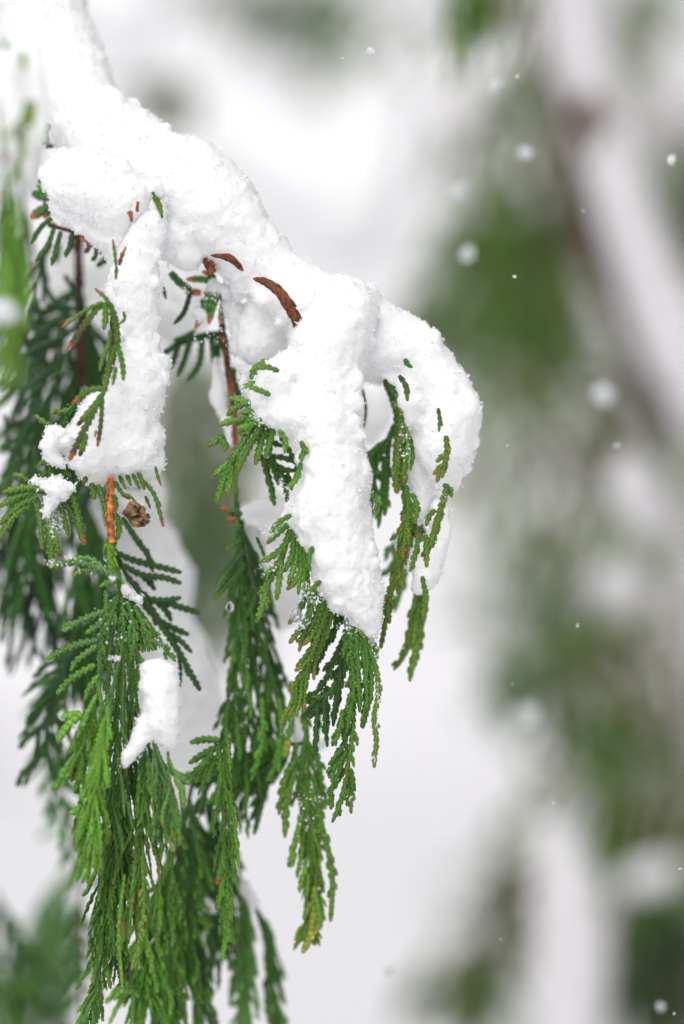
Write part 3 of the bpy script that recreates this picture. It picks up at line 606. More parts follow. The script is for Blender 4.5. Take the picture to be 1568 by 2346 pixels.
# right fronds
f = stem(mb, c9([(150, 120), (250, 160), (310, 280), (350, 450), (345, 650), (350, 900)]), 1.222, 6, 4, G['dark'], name='frond')
branchlets(f, c9, [
    ([(250, 160), (310, 290), (350, 440), (340, 620)], dict(w=10, subs=5, sublen=20)), ([(290, 590), (200, 650), (155, 740), (200, 830)], dict(subs=5)), ([(280, 630), (272, 850), (258, 1115)], dict(subs=3, w=7)), ([(250, 700), (240, 950), (213, 1200)], dict(subs=4, w=6)),
    ([(200, 760), (170, 1000), (143, 1225)], dict(subs=4, w=6)), ([(340, 600), (345, 780), (345, 960)], dict(w=10)), ([(330, 480), (260, 640), (180, 740)], dict(subs=3)), ([(240, 640), (190, 780), (240, 880)], dict(subs=4)), ([(105, 240), (128, 380), (108, 525)], dict(w=3.5, c='blue')), ([(75, 300), (75, 400)], dict(w=3.5, c='blue'))],
    1.226, w=8, c='dark', c1='mid', detail=1)
branchlets(f, c9, [
    ([(350, 330), (345, 380)], dict(c='olive', w=9)), ([(262, 170), (300, 240), (345, 330), (365, 450), (350, 600), (345, 760)], dict(c='dark', w=11, z=-25, subs=6, sublen=18)), ([(360, 440), (370, 560), (340, 700), (335, 850), (340, 960)], dict(c='mid', w=10, z=-18, subs=8, sublen=22)),
    ([(410, 520), (415, 640), (385, 780), (385, 900)], dict(c='bright', w=8, z=-25, subs=7, sublen=20)), ([(400, 900), (420, 1060), (400, 1230), (380, 1400)], dict(c='mid', w=9, z=-22, subs=12, sublen=38)), ([(430, 1080), (450, 1200), (520, 1290)], dict(c='dark', w=9, z=-15, subs=4, sublen=24)), ([(405, 500), (385, 640), (330, 760)], dict(c='bright', subs=5, sublen=18)), ([(400, 620), (388, 850), (405, 1120)], dict(c='bright', subs=7, sublen=18)), ([(410, 1000), (395, 1250), (330, 1500), (290, 1700), (228, 2030)], dict(subs=16, sublen=40)),
    ([(390, 1180), (370, 1400), (345, 1650)], dict(subs=7, sublen=36)), ([(310, 1600), (260, 1750), (205, 1890)], dict(subs=4)), ([(440, 1050), (430, 1200), (400, 1380)], dict(subs=6, sublen=36)), ([(400, 1150), (350, 1230), (330, 1260)], dict(subs=2))],
    1.211, w=7.5, c='olive', c1='olive', tip='yellow', sublen=30)
branchlets(f, c9, [([(370, 1260), (250, 1390)], dict(subs=3)), ([(350, 1380), (260, 1530)], dict(subs=2)), ([(430, 1300), (400, 1500), (320, 1780)], dict(subs=4)), ([(470, 1000), (480, 1130), (540, 1280)], dict(c='dark', w=10)), ([(450, 520), (468, 590)], dict(c='grey', w=4))], 1.24, w=7, c='grey', detail=1)
f = stem(mb, c9([(625, 360), (640, 430), (660, 560), (690, 700), (690, 900), (650, 1100)]), 1.212, 3, 3, G['dark'], name='frond')
branchlets(f, c9, [
    ([(680, 560), (685, 680), (650, 855)], dict(subs=3, sublen=16)), [(665, 690), (610, 745)], [(655, 760), (590, 830)], [(640, 790), (615, 885)], ([(685, 920), (625, 1130), (580, 1300), (508, 1395)], dict(w=9, subs=7, sublen=20)), [(605, 1070), (565, 1110), (540, 1185)],
    ([(650, 1050), (590, 1250), (560, 1330)], dict(w=8)), ([(540, 1240), (545, 1350), (545, 1470)], dict(c='mid'))], 1.196, w=7.5, c='olive', c1='olive', tip='yellow')
f = stem(mb, c9([(560, 1400), (520, 1560), (500, 1650), (480, 1900)]), 1.225, 3, 3, G['dark'], name='frond')
branchlets(f, c9, [
    ([(495, 1600), (480, 1850), (400, 2050), (318, 2175)], dict(subs=12, sublen=34)), ([(510, 1600), (490, 1900), (428, 2255)], dict(subs=14, sublen=32, tip='olive')), ([(530, 1580), (530, 1700), (525, 1860)], dict(subs=4)), ([(510, 1850), (500, 1950), (480, 2060)], dict(subs=4)), ([(480, 1620), (450, 1800), (420, 1960)], dict(subs=6)), ([(500, 1700), (470, 1850), (450, 2000)], dict(subs=5))],
    1.224, w=7, c='mid', c1='olive', sublen=26, detail=1)
f = stem(mb, [(700, 960, 40), (740, 1100, 40), (800, 1300, 40)], 1.205, 4, 3, G['brown'], name='frond')
I = lambda p: [(q[0], q[1], 0) for q in p]
branchlets(f, I, [[(640, 850), (600, 838), (572, 852)], [(620, 905), (585, 890), (556, 884)], [(690, 1060), (680, 1095), (664, 1120)], [(690, 1010), (696, 1030), (690, 1060)], [(668, 1180), (640, 1196), (618, 1222)],
    [(720, 1250), (706, 1280), (712, 1310)], [(735, 1330), (716, 1352), (706, 1378)], [(852, 1130), (864, 1150), (862, 1180)],
    [(600, 960), (570, 975), (545, 982)], [(640, 985), (655, 1010), (652, 1040)]], 1.190, w=7, c='mid', c1='bright', subs=2, sublen=18)
f = stem(mb, [(1000, 900, 30), (1010, 1000, 30), (1010, 1100, 20)], 1.210, 3, 3, G['brown'], name='frond')
branchlets(f, I, [([(915, 860), (930, 885), (934, 920)], dict(c='dark')), ([(1004, 935), (1008, 960), (1006, 990)], dict(c='dark', w=5)), [(945, 1130), (956, 1160), (950, 1200)], [(1015, 1110), (1030, 1120), (1036, 1140)], ([(960, 1230), (952, 1270), (940, 1310)], dict(subs=3)),
    ([(968, 1320), (975, 1370), (968, 1420)], dict(subs=4)), ([(940, 1000), (946, 1040), (940, 1080)], dict(w=5, c='dark'))], 1.196, w=7, c='mid', c1='olive', subs=1, sublen=16)
# small twig poking from the ridge
f = stem(mb, [(350, 440, 0), (365, 470, 0), (372, 500, 0)], 1.20, 3, 2, G['dark'], name='twig')
branchlets(f, lambda p: [(q[0], q[1], 0) for q in p], [[(352, 450), (362, 462), (372, 492)], [(928, 822), (935, 835), (946, 842)]], 1.199, w=7, c='mid', c1='bright')
stem(mb, c1([(1212, 1475), (1205, 1565)]), 1.192, 3, 3, G['bark'], name='twig'); stem(mb, c1([(1135, 1560), (1150, 1600), (1158, 1650)]), 1.190, 5, 4, G['bark'], name='twig')

# ------------------------------------------------------------------ left sprig with the orange stem and the cone
lb = thing('cedar_branch', PT(345, 560, 40), 'drooping cedar sprig with orange bark stem and cone under the left snow column', 'branch')
stem(lb, c2([(760, 60, 40), (680, 250, 30), (665, 530, 8), (660, 700, 0), (650, 880, 0), (660, 1100, 60), (655, 1440, 30)]), 1.203, 6, 7, G['darkbark'])
stem(lb, c4([(745, 60), (740, 250), (745, 430), (755, 500)]), 1.197, 7.5, 8.5, G['orange'])
stem(lb, c4([(750, 470), (742, 600), (785, 720), (812, 800)]), 1.198, 13, 7, G['olive'], col2=G['mid'])
f = stem(lb, c2([(690, 620), (640, 760), (610, 920), (560, 1000)]), 1.197, 4, 3, G['dark'], name='frond')
branchlets(f, c2, [
    ([(685, 190), (680, 270)], dict(w=5)), ([(682, 190), (675, 110), (662, 30)], dict(w=4.5, tip='rust')), ([(700, 185), (715, 130), (742, 72)], dict(w=5, c='brown', c1='rust', tip='orange')), ([(690, 520), (655, 430), (615, 370), (556, 320)], dict(w=5.5, tip='rust')),
    ([(605, 400), (500, 450), (365, 548)], dict(w=5.5, tip='rust')), ([(595, 410), (520, 500), (470, 570), (400, 682)], dict(w=8, tip='orange', c1='brown')), [(612, 400), (622, 480), (608, 565)], ([(725, 455), (732, 500), (690, 535)], dict(w=4)),
    ([(640, 400), (670, 480), (690, 600), (690, 680)], dict(subs=2, sublen=14)), ([(650, 560), (640, 640), (600, 740), (586, 805)], dict(w=6)), ([(680, 650), (645, 760), (615, 900), (600, 960)], dict(w=8)), ([(690, 640), (720, 770), (725, 862)], dict(w=7)), ([(682, 780), (662, 888)], dict(w=5)),
    ([(612, 905), (520, 920), (425, 995)], dict(tip='rust')), ([(585, 970), (510, 1060), (455, 1125)], dict(tip='brown')), ([(600, 940), (530, 1080), (470, 1200), (408, 1330)], dict(w=9, tip='orange', c1='brown')), ([(505, 1170), (490, 1240), (468, 1305)], dict(tip='brown')), ([(603, 960), (592, 1120), (573, 1250)], dict(w=6, tip='rust', c1='brown')),
    ([(565, 1150), (558, 1195)], dict(w=3, c='rust'))], 1.184, w=8.3, c='mid', c1='olive', zj=4)
f = stem(lb, c2([(440, 1010, 10), (350, 1140, 10), (330, 1300, 0), (320, 1400, 0)]), 1.198, 4, 4, G['dark'], name='frond')
branchlets(f, c2, [
    ([(450, 1020), (370, 1040), (295, 1050)], dict(subs=2, sublen=16)), ([(390, 1000), (430, 1020), (460, 1040)], dict(c='dark')), ([(350, 1150), (270, 1110), (205, 1060)], dict(c='mid')), [(340, 1140), (290, 1160), (245, 1180)], ([(350, 1250), (320, 1270), (330, 1290)], {}), ([(290, 1310), (222, 1362)], dict(w=9, c='grey')),
    ([(400, 1100), (340, 1180), (320, 1260)], dict(c='dark')), ([(330, 1290), (270, 1400), (240, 1420)], dict(c='dark')), ([(400, 1300), (340, 1420), (330, 1460)], dict(c='dark')), ([(410, 1330), (430, 1400), (440, 1500)], dict(c='dark')), ([(300, 1330), (290, 1450), (275, 1520)], dict(w=5)),
    ([(320, 1380), (380, 1400), (420, 1420)], dict(c='dark'))], 1.202, w=7.5, c='mid', tip='olive')
f = stem(lb, c4([(420, 150, 0), (300, 160, 0), (230, 160, 0)]), 1.203, 5, 4, G['dark'], name='frond')
branchlets(f, c4, [
    ([(270, 130), (130, 135), (15, 165)], dict(subs=1)), [(230, 155), (110, 195), (-10, 262)], ([(255, 190), (120, 260), (-10, 385)], dict(subs=1)), [(210, 240), (90, 330), (-5, 480)], ([(250, 200), (275, 400), (285, 545)], dict(c='grey')), ([(300, 230), (340, 480), (348, 620)], dict(w=12, c='grey')),
    ([(330, 240), (375, 470), (400, 600)], dict(c='grey')), [(400, 200), (430, 340), (462, 455)], ([(430, 200), (520, 380), (572, 520)], dict(c='dark')), ([(470, 140), (520, 300), (545, 440), (575, 510)], dict(w=9, tip='rust')), [(615, 100), (635, 215)], ([(655, 110), (705, 260), (722, 385)], dict(w=8, c='grey')),
    ([(770, 300), (800, 380), (790, 485)], dict(w=8)), ([(765, 180), (780, 240), (775, 300)], dict(w=6)), ([(770, 90), (820, 170), (872, 212)], dict(tip='rust', w=5, subs=1)), ([(955, 80), (1030, 170), (1065, 270), (1097, 398)], dict(tip='rust', w=5.5, subs=1, sublen=16)), ([(1042, -10), (1060, 60), (1082, 122)], dict(tip='rust', w=4)),
    ([(800, 50), (845, 145)], dict(c='dark', w=5)), ([(850, 40), (882, 125)], dict(c='dark', w=5)), ([(890, 40), (940, 145)], dict(c='dark', w=5)), ([(925, 30), (955, 90), (970, 150)], dict(w=6)), ([(975, 190), (1012, 275)], dict(c='dark', w=4)), ([(580, 60), (560, 110)], dict(w=7)), ([(200, 100), (150, 60), (90, 40)], dict(c='dark'))],
    1.196, w=8.5, c='mid', c1='olive', tip='olive')
branchlets(f, c4, [([(820, 330), (930, 500), (990, 580), (1030, 705)], dict(w=7, tip='rust', subs=3, sublen=18)), ([(990, 540), (1000, 640), (1010, 680)], dict(w=5))], 1.225, c='dark', detail=1)
f = stem(lb, c4([(770, 540, 20), (850, 720, 20), (950, 860, 20), (1080, 1050, 20), (1180, 1200, 20)]), 1.22, 5, 4, G['dark'], name='frond')
branchlets(f, c4, [
    ([(780, 570), (900, 620), (1080, 665), (1220, 702)], {}), ([(820, 650), (960, 720), (1100, 735), (1220, 775)], {}), ([(950, 720), (1000, 760), (1042, 822)], {}), ([(920, 850), (1000, 880), (1110, 890), (1218, 868)], {}), ([(1070, 885), (1200, 930), (1345, 975)], {}), ([(1050, 900), (1110, 950), (1152, 1030)], {}),
    ([(1030, 1000), (1130, 1060), (1270, 1120)], {}), ([(1100, 1090), (1200, 1150), (1290, 1240)], dict(w=7)), ([(850, 720), (900, 790), (960, 860), (1080, 1050), (1180, 1200), (1280, 1380), (1345, 1495)], dict(w=9, subs=4, sublen=34)), ([(780, 600), (800, 760), (850, 900), (950, 1020)], dict(w=8)), ([(1180, 1190), (1210, 1330), (1205, 1480)], dict(w=5)),
    ([(900, 760), (960, 900), (1040, 1010)], {})], 1.222, w=8.5, c='dark', c1='dark', detail=2)
# the big lower frond
f = stem(lb, c4([(812, 800), (800, 1000), (800, 1300), (790, 1560), (760, 1800)]), 1.203, 5, 3, G['mid'], name='frond')
branchlets(f, c4, [
    ([(800, 740), (700, 690), (560, 640), (440, 640), (325, 662)], dict(w=9)), ([(720, 700), (610, 612), (485, 608)], {}), ([(660, 690), (560, 685), (485, 722)], {}), ([(780, 760), (720, 770), (670, 795)], {}), ([(700, 960), (560, 1015), (425, 1090)], dict(w=9, subs=2)), ([(690, 1030), (620, 1080), (575, 1110)], {}),
    ([(660, 1150), (500, 1190), (305, 1285)], dict(w=9)), ([(650, 1190), (520, 1290), (475, 1360)], {}), ([(640, 1320), (500, 1400), (380, 1515)], dict(w=9, c='bright')), ([(660, 1390), (600, 1480), (570, 1560)], dict(c='bright')), ([(710, 820), (712, 900), (708, 980)], dict(w=6))], 1.192, w=8, c='grey', c1='mid', tip='bright')
branchlets(f, c4, [
    ([(800, 850), (700, 1000), (680, 1200), (660, 1500)], {}), ([(800, 880), (750, 1100), (730, 1350), (720, 1650)], {}), ([(810, 880), (790, 1200), (790, 1568)], {}), ([(820, 880), (850, 1200), (880, 1520)], {}), ([(840, 880), (880, 1080), (930, 1300), (920, 1500)], {}), ([(860, 880), (930, 1080), (960, 1240)], {}),
    ([(880, 890), (1000, 1050), (1100, 1200), (1180, 1300)], dict(w=6)), ([(870, 900), (950, 1040), (1050, 1200)], {}), ([(820, 860), (830, 1050), (840, 1300)], {}), ([(780, 900), (740, 1000), (700, 1120)], {}), ([(900, 920), (980, 1100), (1030, 1230)], {}), ([(860, 900), (900, 1100), (880, 1300)], {})],
    1.197, w=7, c='mid', c1='grey', subs=7, sublen=34, tip='bright')
TP = lambda t: 1.15 - .55 * t
for sp, dz, n, L, a, c, c1n, w, tp in (
        ([(285, 1440), (272, 1600), (262, 1760), (255, 1900)], 1.190, 34, 190, 11, 'mid', 'grey', 5.6, 'bright'), ([(250, 1600), (225, 1740), (215, 1860), (212, 1930)], 1.180, 22, 150, 10, 'bright', 'bright', 7.5, 'bright'),
        ([(230, 1560), (200, 1680), (175, 1760)], 1.183, 14, 120, 16, 'bright', 'mid', 7.5, 'bright'), ([(305, 1500), (300, 1700), (290, 1880), (282, 2020)], 1.197, 36, 190, 10, 'mid', 'bright', 5.2, 'olive'),
        ([(270, 1820), (262, 1950), (250, 2060), (240, 2130)], 1.194, 28, 170, 11, 'mid', 'mid', 5.0, 'bright'), ([(240, 1900), (236, 2040), (238, 2150), (222, 2260), (205, 2340)], 1.198, 30, 110, 17, 'mid', 'mid', 5.2, 'bright'),
        ([(318, 1780), (322, 1900), (318, 2000), (308, 2080)], 1.192, 26, 170, 9, 'mid', 'olive', 5.2, 'yellow'), ([(350, 1690), (368, 1790), (372, 1880)], 1.186, 18, 150, 10, 'grey', 'mid', 6.0, 'bright'),
        ([(385, 1720), (392, 1830), (400, 1900)], 1.184, 10, 100, 12, 'grey', 'bright', 6.5, 'yellow'), ([(322, 1650), (330, 1750), (332, 1840)], 1.188, 12, 130, 9, 'mid', 'mid', 4.5, 'bright'),
        ([(300, 1850), (285, 1980), (278, 2120), (285, 2200)], 1.203, 26, 150, 9, 'dark', 'mid', 5.2, 'bright'), ([(215, 1750), (205, 1830), (200, 1900)], 1.188, 12, 110, 13, 'dark', 'mid', 6.5, 'bright')):
    frond(lb, sp, dz, n, L, ang=a, c=c, c1=c1n, subs=8, sublen=26, w=w, prof=TP, zj=26, spw=4, sang=17, seg=11, tip=tp, split=n < 30)
f = frond(lb, [(320, 1640), (328, 1720), (330, 1780)], 1.190, 4, 80, ang=12, w=5, c='mid', subs=2, sublen=16)
branchlets(f, c6, [([(860, 350), (930, 380), (990, 430)], dict(c='grey')), ([(720, 100), (740, 160), (760, 230)], dict(c='mid', w=6)), ([(805, 100), (800, 180)], dict(c='olive', w=5)), ([(740, 800), (750, 1000), (735, 1200), (685, 1400)], dict(c='mid', c1='olive', subs=14, sublen=24, w=4.5, tip='yellow')), ([(700, 850), (690, 1000), (672, 1250)], dict(c='mid', subs=9, sublen=20, w=4.5)), ([(650, 900), (620, 1200), (640, 1500)], dict(w=4.5, subs=10, sublen=16, c1='olive')),
    ([(470, 600), (470, 780), (455, 950)], dict(c='olive', w=6)), ([(540, 500), (430, 560), (360, 580)], dict(c='bright', w=9)), ([(450, 250), (370, 320), (310, 400)], dict(c='bright', w=9)), ([(430, 60), (360, 120), (300, 200)], dict(c='bright', w=10)), ([(420, 60), (360, 70), (315, 80)], dict(c='bright', w=9))], 1.186, w=8, c='mid', detail=1)
# cone: a small woody cone with open scales
cone = thing('cone', PT(310, 1185, -8, 1.196), 'small brown open cone hanging under the crystalline snow patch on the left', 'cone')
del cone['category']; del cone['label']; cone.parent = lb; cone.location = Vector(PT(310, 1185, -8, 1.196)) - origin(lb)
b = Buf(); Pc = np.array([PT(282, 1172, -8, 1.196), PT(300, 1180, -8, 1.196), PT(322, 1190, -8, 1.196), PT(334, 1194, -8, 1.196)])
loft(b, Pc, np.array([.0006, .0016, .0015, .0004]), np.array([.0006, .0016, .0015, .0004]), np.array([0., -1, 0]), np.tile(np.array(G['brown']), (4, 1)), 8)
b.build('core', BARK, cone)
for i in range(26):
    t = random.uniform(.05, .95); a = random.uniform(0, 6.28); c0 = PT(284 + 50 * t, 1174 + 22 * t, -14, 1.196)
    dr = np.array([.55, math.sin(a), .55 * math.cos(a) * 1.2]) ; dr /= np.linalg.norm(dr); rr = .0036 * (1 - .3 * t)
    P = np.array([c0, c0 + dr * rr * .5, c0 + dr * rr, c0 + dr * rr * 1.25 + np.array([.0003, 0, 0])])
    b = Buf(); nn = np.cross(dr, np.array([1, 0, .3])); nn /= np.linalg.norm(nn) + 1e-9
    cl = np.array([np.array(c) for c in ((.07, .04, .02), (.15, .09, .045), (.36, .23, .11), (.09, .055, .035))]) * random.uniform(.7, 1.4)
    loft(b, P, np.array([.0005, .0012, .0015, .0006]), np.array([.0004, .0004, .0004, .0002]), nn, cl, 6)
    b.build('scale', BARK, cone)

# ------------------------------------------------------------------ middle branch, just behind
m2 = thing('cedar_branch', PT(520, 640, 60), 'dark cedar frond on a brown stem hanging between the two snow columns', 'branch')
stem(m2, c2([(1300, 440), (1310, 600), (1350, 850), (1378, 1100), (1385, 1300)]), 1.232, 7, 6, G['darkbark'], col2=G['bark'])
stem(m2, c2([(1385, 1300), (1388, 1500), (1400, 1700), (1420, 2100)]), 1.228, 6, 5, G['olive'], col2=G['dark'])
f = stem(m2, c2([(1250, 240), (1290, 330), (1300, 440)]), 1.226, 3, 3, G['dark'], name='frond')
branchlets(f, c2, [
    ([(1280, 300), (1200, 268), (1092, 265)], dict(tip='orange')), ([(1180, 345), (1140, 342), (1085, 345)], dict(c='orange', w=8)), ([(1260, 260), (1230, 235), (1185, 220)], dict(tip='rust')), ([(1260, 310), (1210, 420), (1148, 555)], dict(c='grey', tip='orange', subs=3, sublen=22)), ([(1290, 340), (1250, 430), (1225, 530)], dict(tip='orange')), ([(1300, 430), (1300, 530)], dict(tip='orange', w=5)),
    ([(1340, 400), (1400, 440), (1420, 480)], dict(c='dark')), ([(1000, 225), (1060, 290), (1130, 330)], dict(c='dark', w=9)), ([(1120, 340), (1080, 460), (1020, 530)], dict(c='blue', w=6)), ([(950, 285), (975, 385)], dict(c='blue', w=4)), ([(1430, 560), (1450, 640)], dict(c='dark', w=5)), ([(1485, 580), (1512, 640)], dict(c='dark', w=6)), ([(1210, 330), (1250, 380), (1280, 400)], dict(c='mid', w=10)), ([(1190, 380), (1220, 440), (1200, 480)], dict(c='dark', w=10))], 1.226, w=8, c='mid', detail=1)
f = stem(m2, c2([(1310, 580), (1200, 590), (1060, 640), (930, 718)]), 1.24, 6, 5, G['dark'], name='frond')
branchlets(f, c2, [[(1120, 620), (1080, 740), (1035, 835)], [(1190, 610), (1170, 760), (1095, 865)], [(1240, 600), (1255, 700), (1250, 760)], [(1050, 645), (1000, 790)], [(1290, 590), (1280, 700), (1270, 800)], [(1300, 600), (1200, 600), (1060, 640), (935, 715)], [(1020, 630), (1100, 600), (1150, 560)]], 1.243, w=7.5, c='dark', detail=1)
f = stem(m2, c2([(1335, 600), (1340, 700), (1350, 800)]), 1.232, 3, 3, G['mid'], name='frond')
branchlets(f, c2, [([(1325, 640), (1330, 730), (1345, 800)], dict(c='mid')), ([(1400, 740), (1370, 800), (1380, 900)], dict(c='dark')), ([(1350, 800), (1380, 880), (1420, 980)], dict(c='dark')), ([(1440, 800), (1420, 860), (1400, 900)], dict(c='dark'))], 1.232, w=7, c='mid', detail=1)
f = stem(m2, c5([(150, 40, 0), (260, 120, 0), (300, 260, 0)]), 1.225, 4, 4, G['dark'], name='frond')
branchlets(f, c5, [([(280, 90), (210, 60), (135, 45)], dict(tip='rust')), ([(270, 130), (220, 120), (175, 125)], dict(tip='rust')), ([(280, 260), (220, 290), (168, 330)], {}), ([(290, 330), (200, 450), (110, 580)], {}), ([(300, 420), (180, 560), (88, 668)], {}), ([(240, 400), (160, 500), (125, 540)], {}), ([(260, 200), (250, 160), (240, 130)], {}),
    ([(380, 240), (420, 330), (440, 400)], dict(w=4, c='blue'))], 1.222, w=8.5, c='dark', c1='mid', tip='olive')
for sp, dz, n, L, c in (([(556, 1190), (565, 1330), (575, 1480), (570, 1650), (540, 1800)], 1.236, 30, 170, 'dark'), ([(566, 1230), (600, 1400), (620, 1540), (600, 1700), (560, 1790)], 1.244, 26, 150, 'dark'),
                        ([(560, 1220), (548, 1400), (540, 1560), (530, 1720)], 1.231, 22, 130, 'dark'), ([(610, 1500), (620, 1620), (590, 1760)], 1.240, 20, 130, 'mid')):
    frond(m2, sp, dz, n, L, ang=12, c=c, c1='mid' if dz < 1.24 else 'dark', subs=6, sublen=28, detail=1, w=5.6, zj=25, sang=18, seg=12)
f = stem(m2, c63([(380, 500), (370, 620), (330, 760)]), 1.215, 4, 3, G['dark'], name='frond')
branchlets(f, c63, [[(360, 560), (240, 555), (125, 580)], [(370, 600), (250, 660), (118, 742)], [(340, 690), (190, 790), (108, 885)], [(330, 740), (290, 800), (262, 885)], [(230, 760), (200, 820), (172, 895)], [(300, 650), (250, 720), (210, 760)], [(340, 600), (360, 700), (350, 800)]], 1.212, w=9, c='mid', tip='bright')
f = frond(m2, [(520, 1640), (512, 1780), (516, 1900), (518, 2000), (516, 2080), (524, 2140)], 1.212, 26, 110, ang=11, c='mid', c1='bright', subs=5, sublen=24, w=7, prof=lambda t: 1.1 - .5 * t, zj=10)
branchlets(f, c63, [([(430, 900), (480, 1080), (528, 1245)], dict(w=5, c='dark')), ([(430, 950), (470, 1200), (510, 1560)], dict(subs=6, sublen=24)), ([(400, 1350), (370, 1550), (338, 1690)], dict(subs=3, sublen=20, tip='rust')), ([(400, 1600), (370, 1760), (343, 1880)], dict(subs=3, sublen=20)), ([(430, 1650), (445, 1850), (452, 1970)], dict(subs=2, sublen=16)), ([(410, 1850), (405, 1960), (425, 2065)], dict(subs=2, sublen=16))], 1.212, w=6.5, c='mid', c1='bright')
# dense horizontal band running right, with its own hanging fronds
fr = frond(m2, [(665, 1725, 0), (600, 1745, 0), (530, 1775, 0), (440, 1810, 0)], 1.238, 46, 80, ang=50, c='dark', c1='mid', subs=4, sublen=30, detail=1, w=8, droop=.6, zj=30)
f = stem(m2, c63([(880, 720), (760, 830), (690, 1000), (625, 1290)]), 1.236, 5, 3, G['dark'], name='frond')
branchlets(f, c63, [([(780, 790), (730, 900), (680, 1080), (628, 1300)], dict(w=7)), [(760, 810), (660, 860), (580, 935)], [(740, 870), (660, 930), (580, 1005)], [(710, 950), (650, 1020), (590, 1085)], [(690, 1030), (640, 1110), (598, 1190)], [(800, 780), (720, 790), (640, 850)]], 1.236, w=6.5, c='blue', c1='dark', detail=1)
f = frond(m2, [(706, 1700), (706, 1790), (712, 1880), (716, 1980), (718, 2060), (712, 2130)], 1.226, 38, 120, ang=14, c='mid', c1='olive', subs=6, sublen=26, detail=1, w=5.6, prof=lambda t: 1.1 - .5 * t, zj=15)
branchlets(f, c63, [([(1080, 830), (1130, 1000), (1150, 1200), (1220, 1480), (1240, 1680), (1225, 1980)], dict(subs=12, sublen=30)), ([(970, 680), (880, 850), (820, 1145)], dict(subs=8, sublen=30)), ([(950, 800), (880, 1050), (868, 1325)], dict(subs=8, sublen=26)), ([(1000, 1150), (930, 1430), (912, 1555)], dict(subs=6, sublen=22)), ([(1010, 1380), (960, 1640)], dict(subs=4, sublen=18, w=5)), ([(1040, 1480), (980, 1755)], dict(subs=4, sublen=18, w=5)),
    ([(1050, 1600), (1036, 1790)], dict(w=5)), ([(1070, 1820), (1010, 1960)], dict(c='olive')), ([(1100, 1700), (1090, 1950), (1060, 2100), (1005, 2225)], dict(c='olive', c1='yellow', subs=5, sublen=20, w=9)), ([(900, 560), (880, 620), (868, 695)], dict(c='yellow', w=9)), ([(1040, 640), (1035, 740), (1030, 830)], dict(c='dark', w=5)), ([(1110, 1780), (1140, 1960), (1100, 2080)], dict(c='mid', tip='yellow'))],
    1.222, w=7, c='mid', c1='olive', detail=1)
f = stem(m2, [(640, 1690, 0), (670, 1705, 0), (706, 1700, 0)], 1.228, 5, 4, G['dark'], name='frond')
branchlets(f, lambda p: [(q[0], q[1], 0) for q in p], [([(668, 1560), (672, 1620), (660, 1700)], dict(subs=6)), ([(690, 1590), (700, 1650), (706, 1720)], dict(subs=6)), ([(640, 1600), (645, 1680), (630, 1760)], dict(subs=6)), ([(660, 1690), (640, 1740), (612, 1790)], dict(subs=5)),
    ([(680, 1700), (668, 1760), (650, 1830)], dict(subs=6)), ([(706, 1700), (730, 1750), (738, 1820)], dict(subs=6)), ([(735, 1610), (728, 1680), (716, 1740)], dict(subs=4, w=5)), ([(600, 1600), (600, 1700), (575, 1790)], dict(subs=6)), ([(700, 1690), (690, 1760), (688, 1850)], dict(subs=6))], 1.226, w=6.5, c='mid', c1='mid', sublen=28, detail=1)
# ------------------------------------------------------------------ far left dark branch behind
m3 = thing('cedar_branch', PT(180, 530, 0, 1.29), 'dark blurred cedar branch with brown stem behind the left sprig', 'branch')
stem(m3, c2([(455, -10), (462, 150), (465, 330), (475, 600), (480, 900)]), 1.275, 11, 9, G['darkbark'])
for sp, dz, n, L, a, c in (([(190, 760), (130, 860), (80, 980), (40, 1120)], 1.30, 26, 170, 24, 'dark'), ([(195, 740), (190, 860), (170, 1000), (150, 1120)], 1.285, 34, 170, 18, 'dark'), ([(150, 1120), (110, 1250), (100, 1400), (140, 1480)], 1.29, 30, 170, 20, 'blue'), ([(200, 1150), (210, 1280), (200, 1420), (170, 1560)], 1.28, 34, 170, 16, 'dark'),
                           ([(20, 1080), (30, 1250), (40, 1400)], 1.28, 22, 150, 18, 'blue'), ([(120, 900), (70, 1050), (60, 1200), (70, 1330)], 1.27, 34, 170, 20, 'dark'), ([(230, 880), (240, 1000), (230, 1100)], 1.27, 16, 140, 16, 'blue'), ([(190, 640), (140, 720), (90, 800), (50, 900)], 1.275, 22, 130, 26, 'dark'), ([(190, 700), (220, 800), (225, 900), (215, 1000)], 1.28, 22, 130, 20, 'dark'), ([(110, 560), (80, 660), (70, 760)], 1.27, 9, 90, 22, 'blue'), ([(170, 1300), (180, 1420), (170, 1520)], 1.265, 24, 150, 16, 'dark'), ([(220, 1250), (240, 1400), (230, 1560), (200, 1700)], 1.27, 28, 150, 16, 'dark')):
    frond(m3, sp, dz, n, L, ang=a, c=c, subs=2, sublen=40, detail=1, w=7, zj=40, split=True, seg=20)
f = stem(m3, c2([(470, 440), (400, 500), (250, 560)]), 1.27, 4, 3, G['dark'], name='frond')
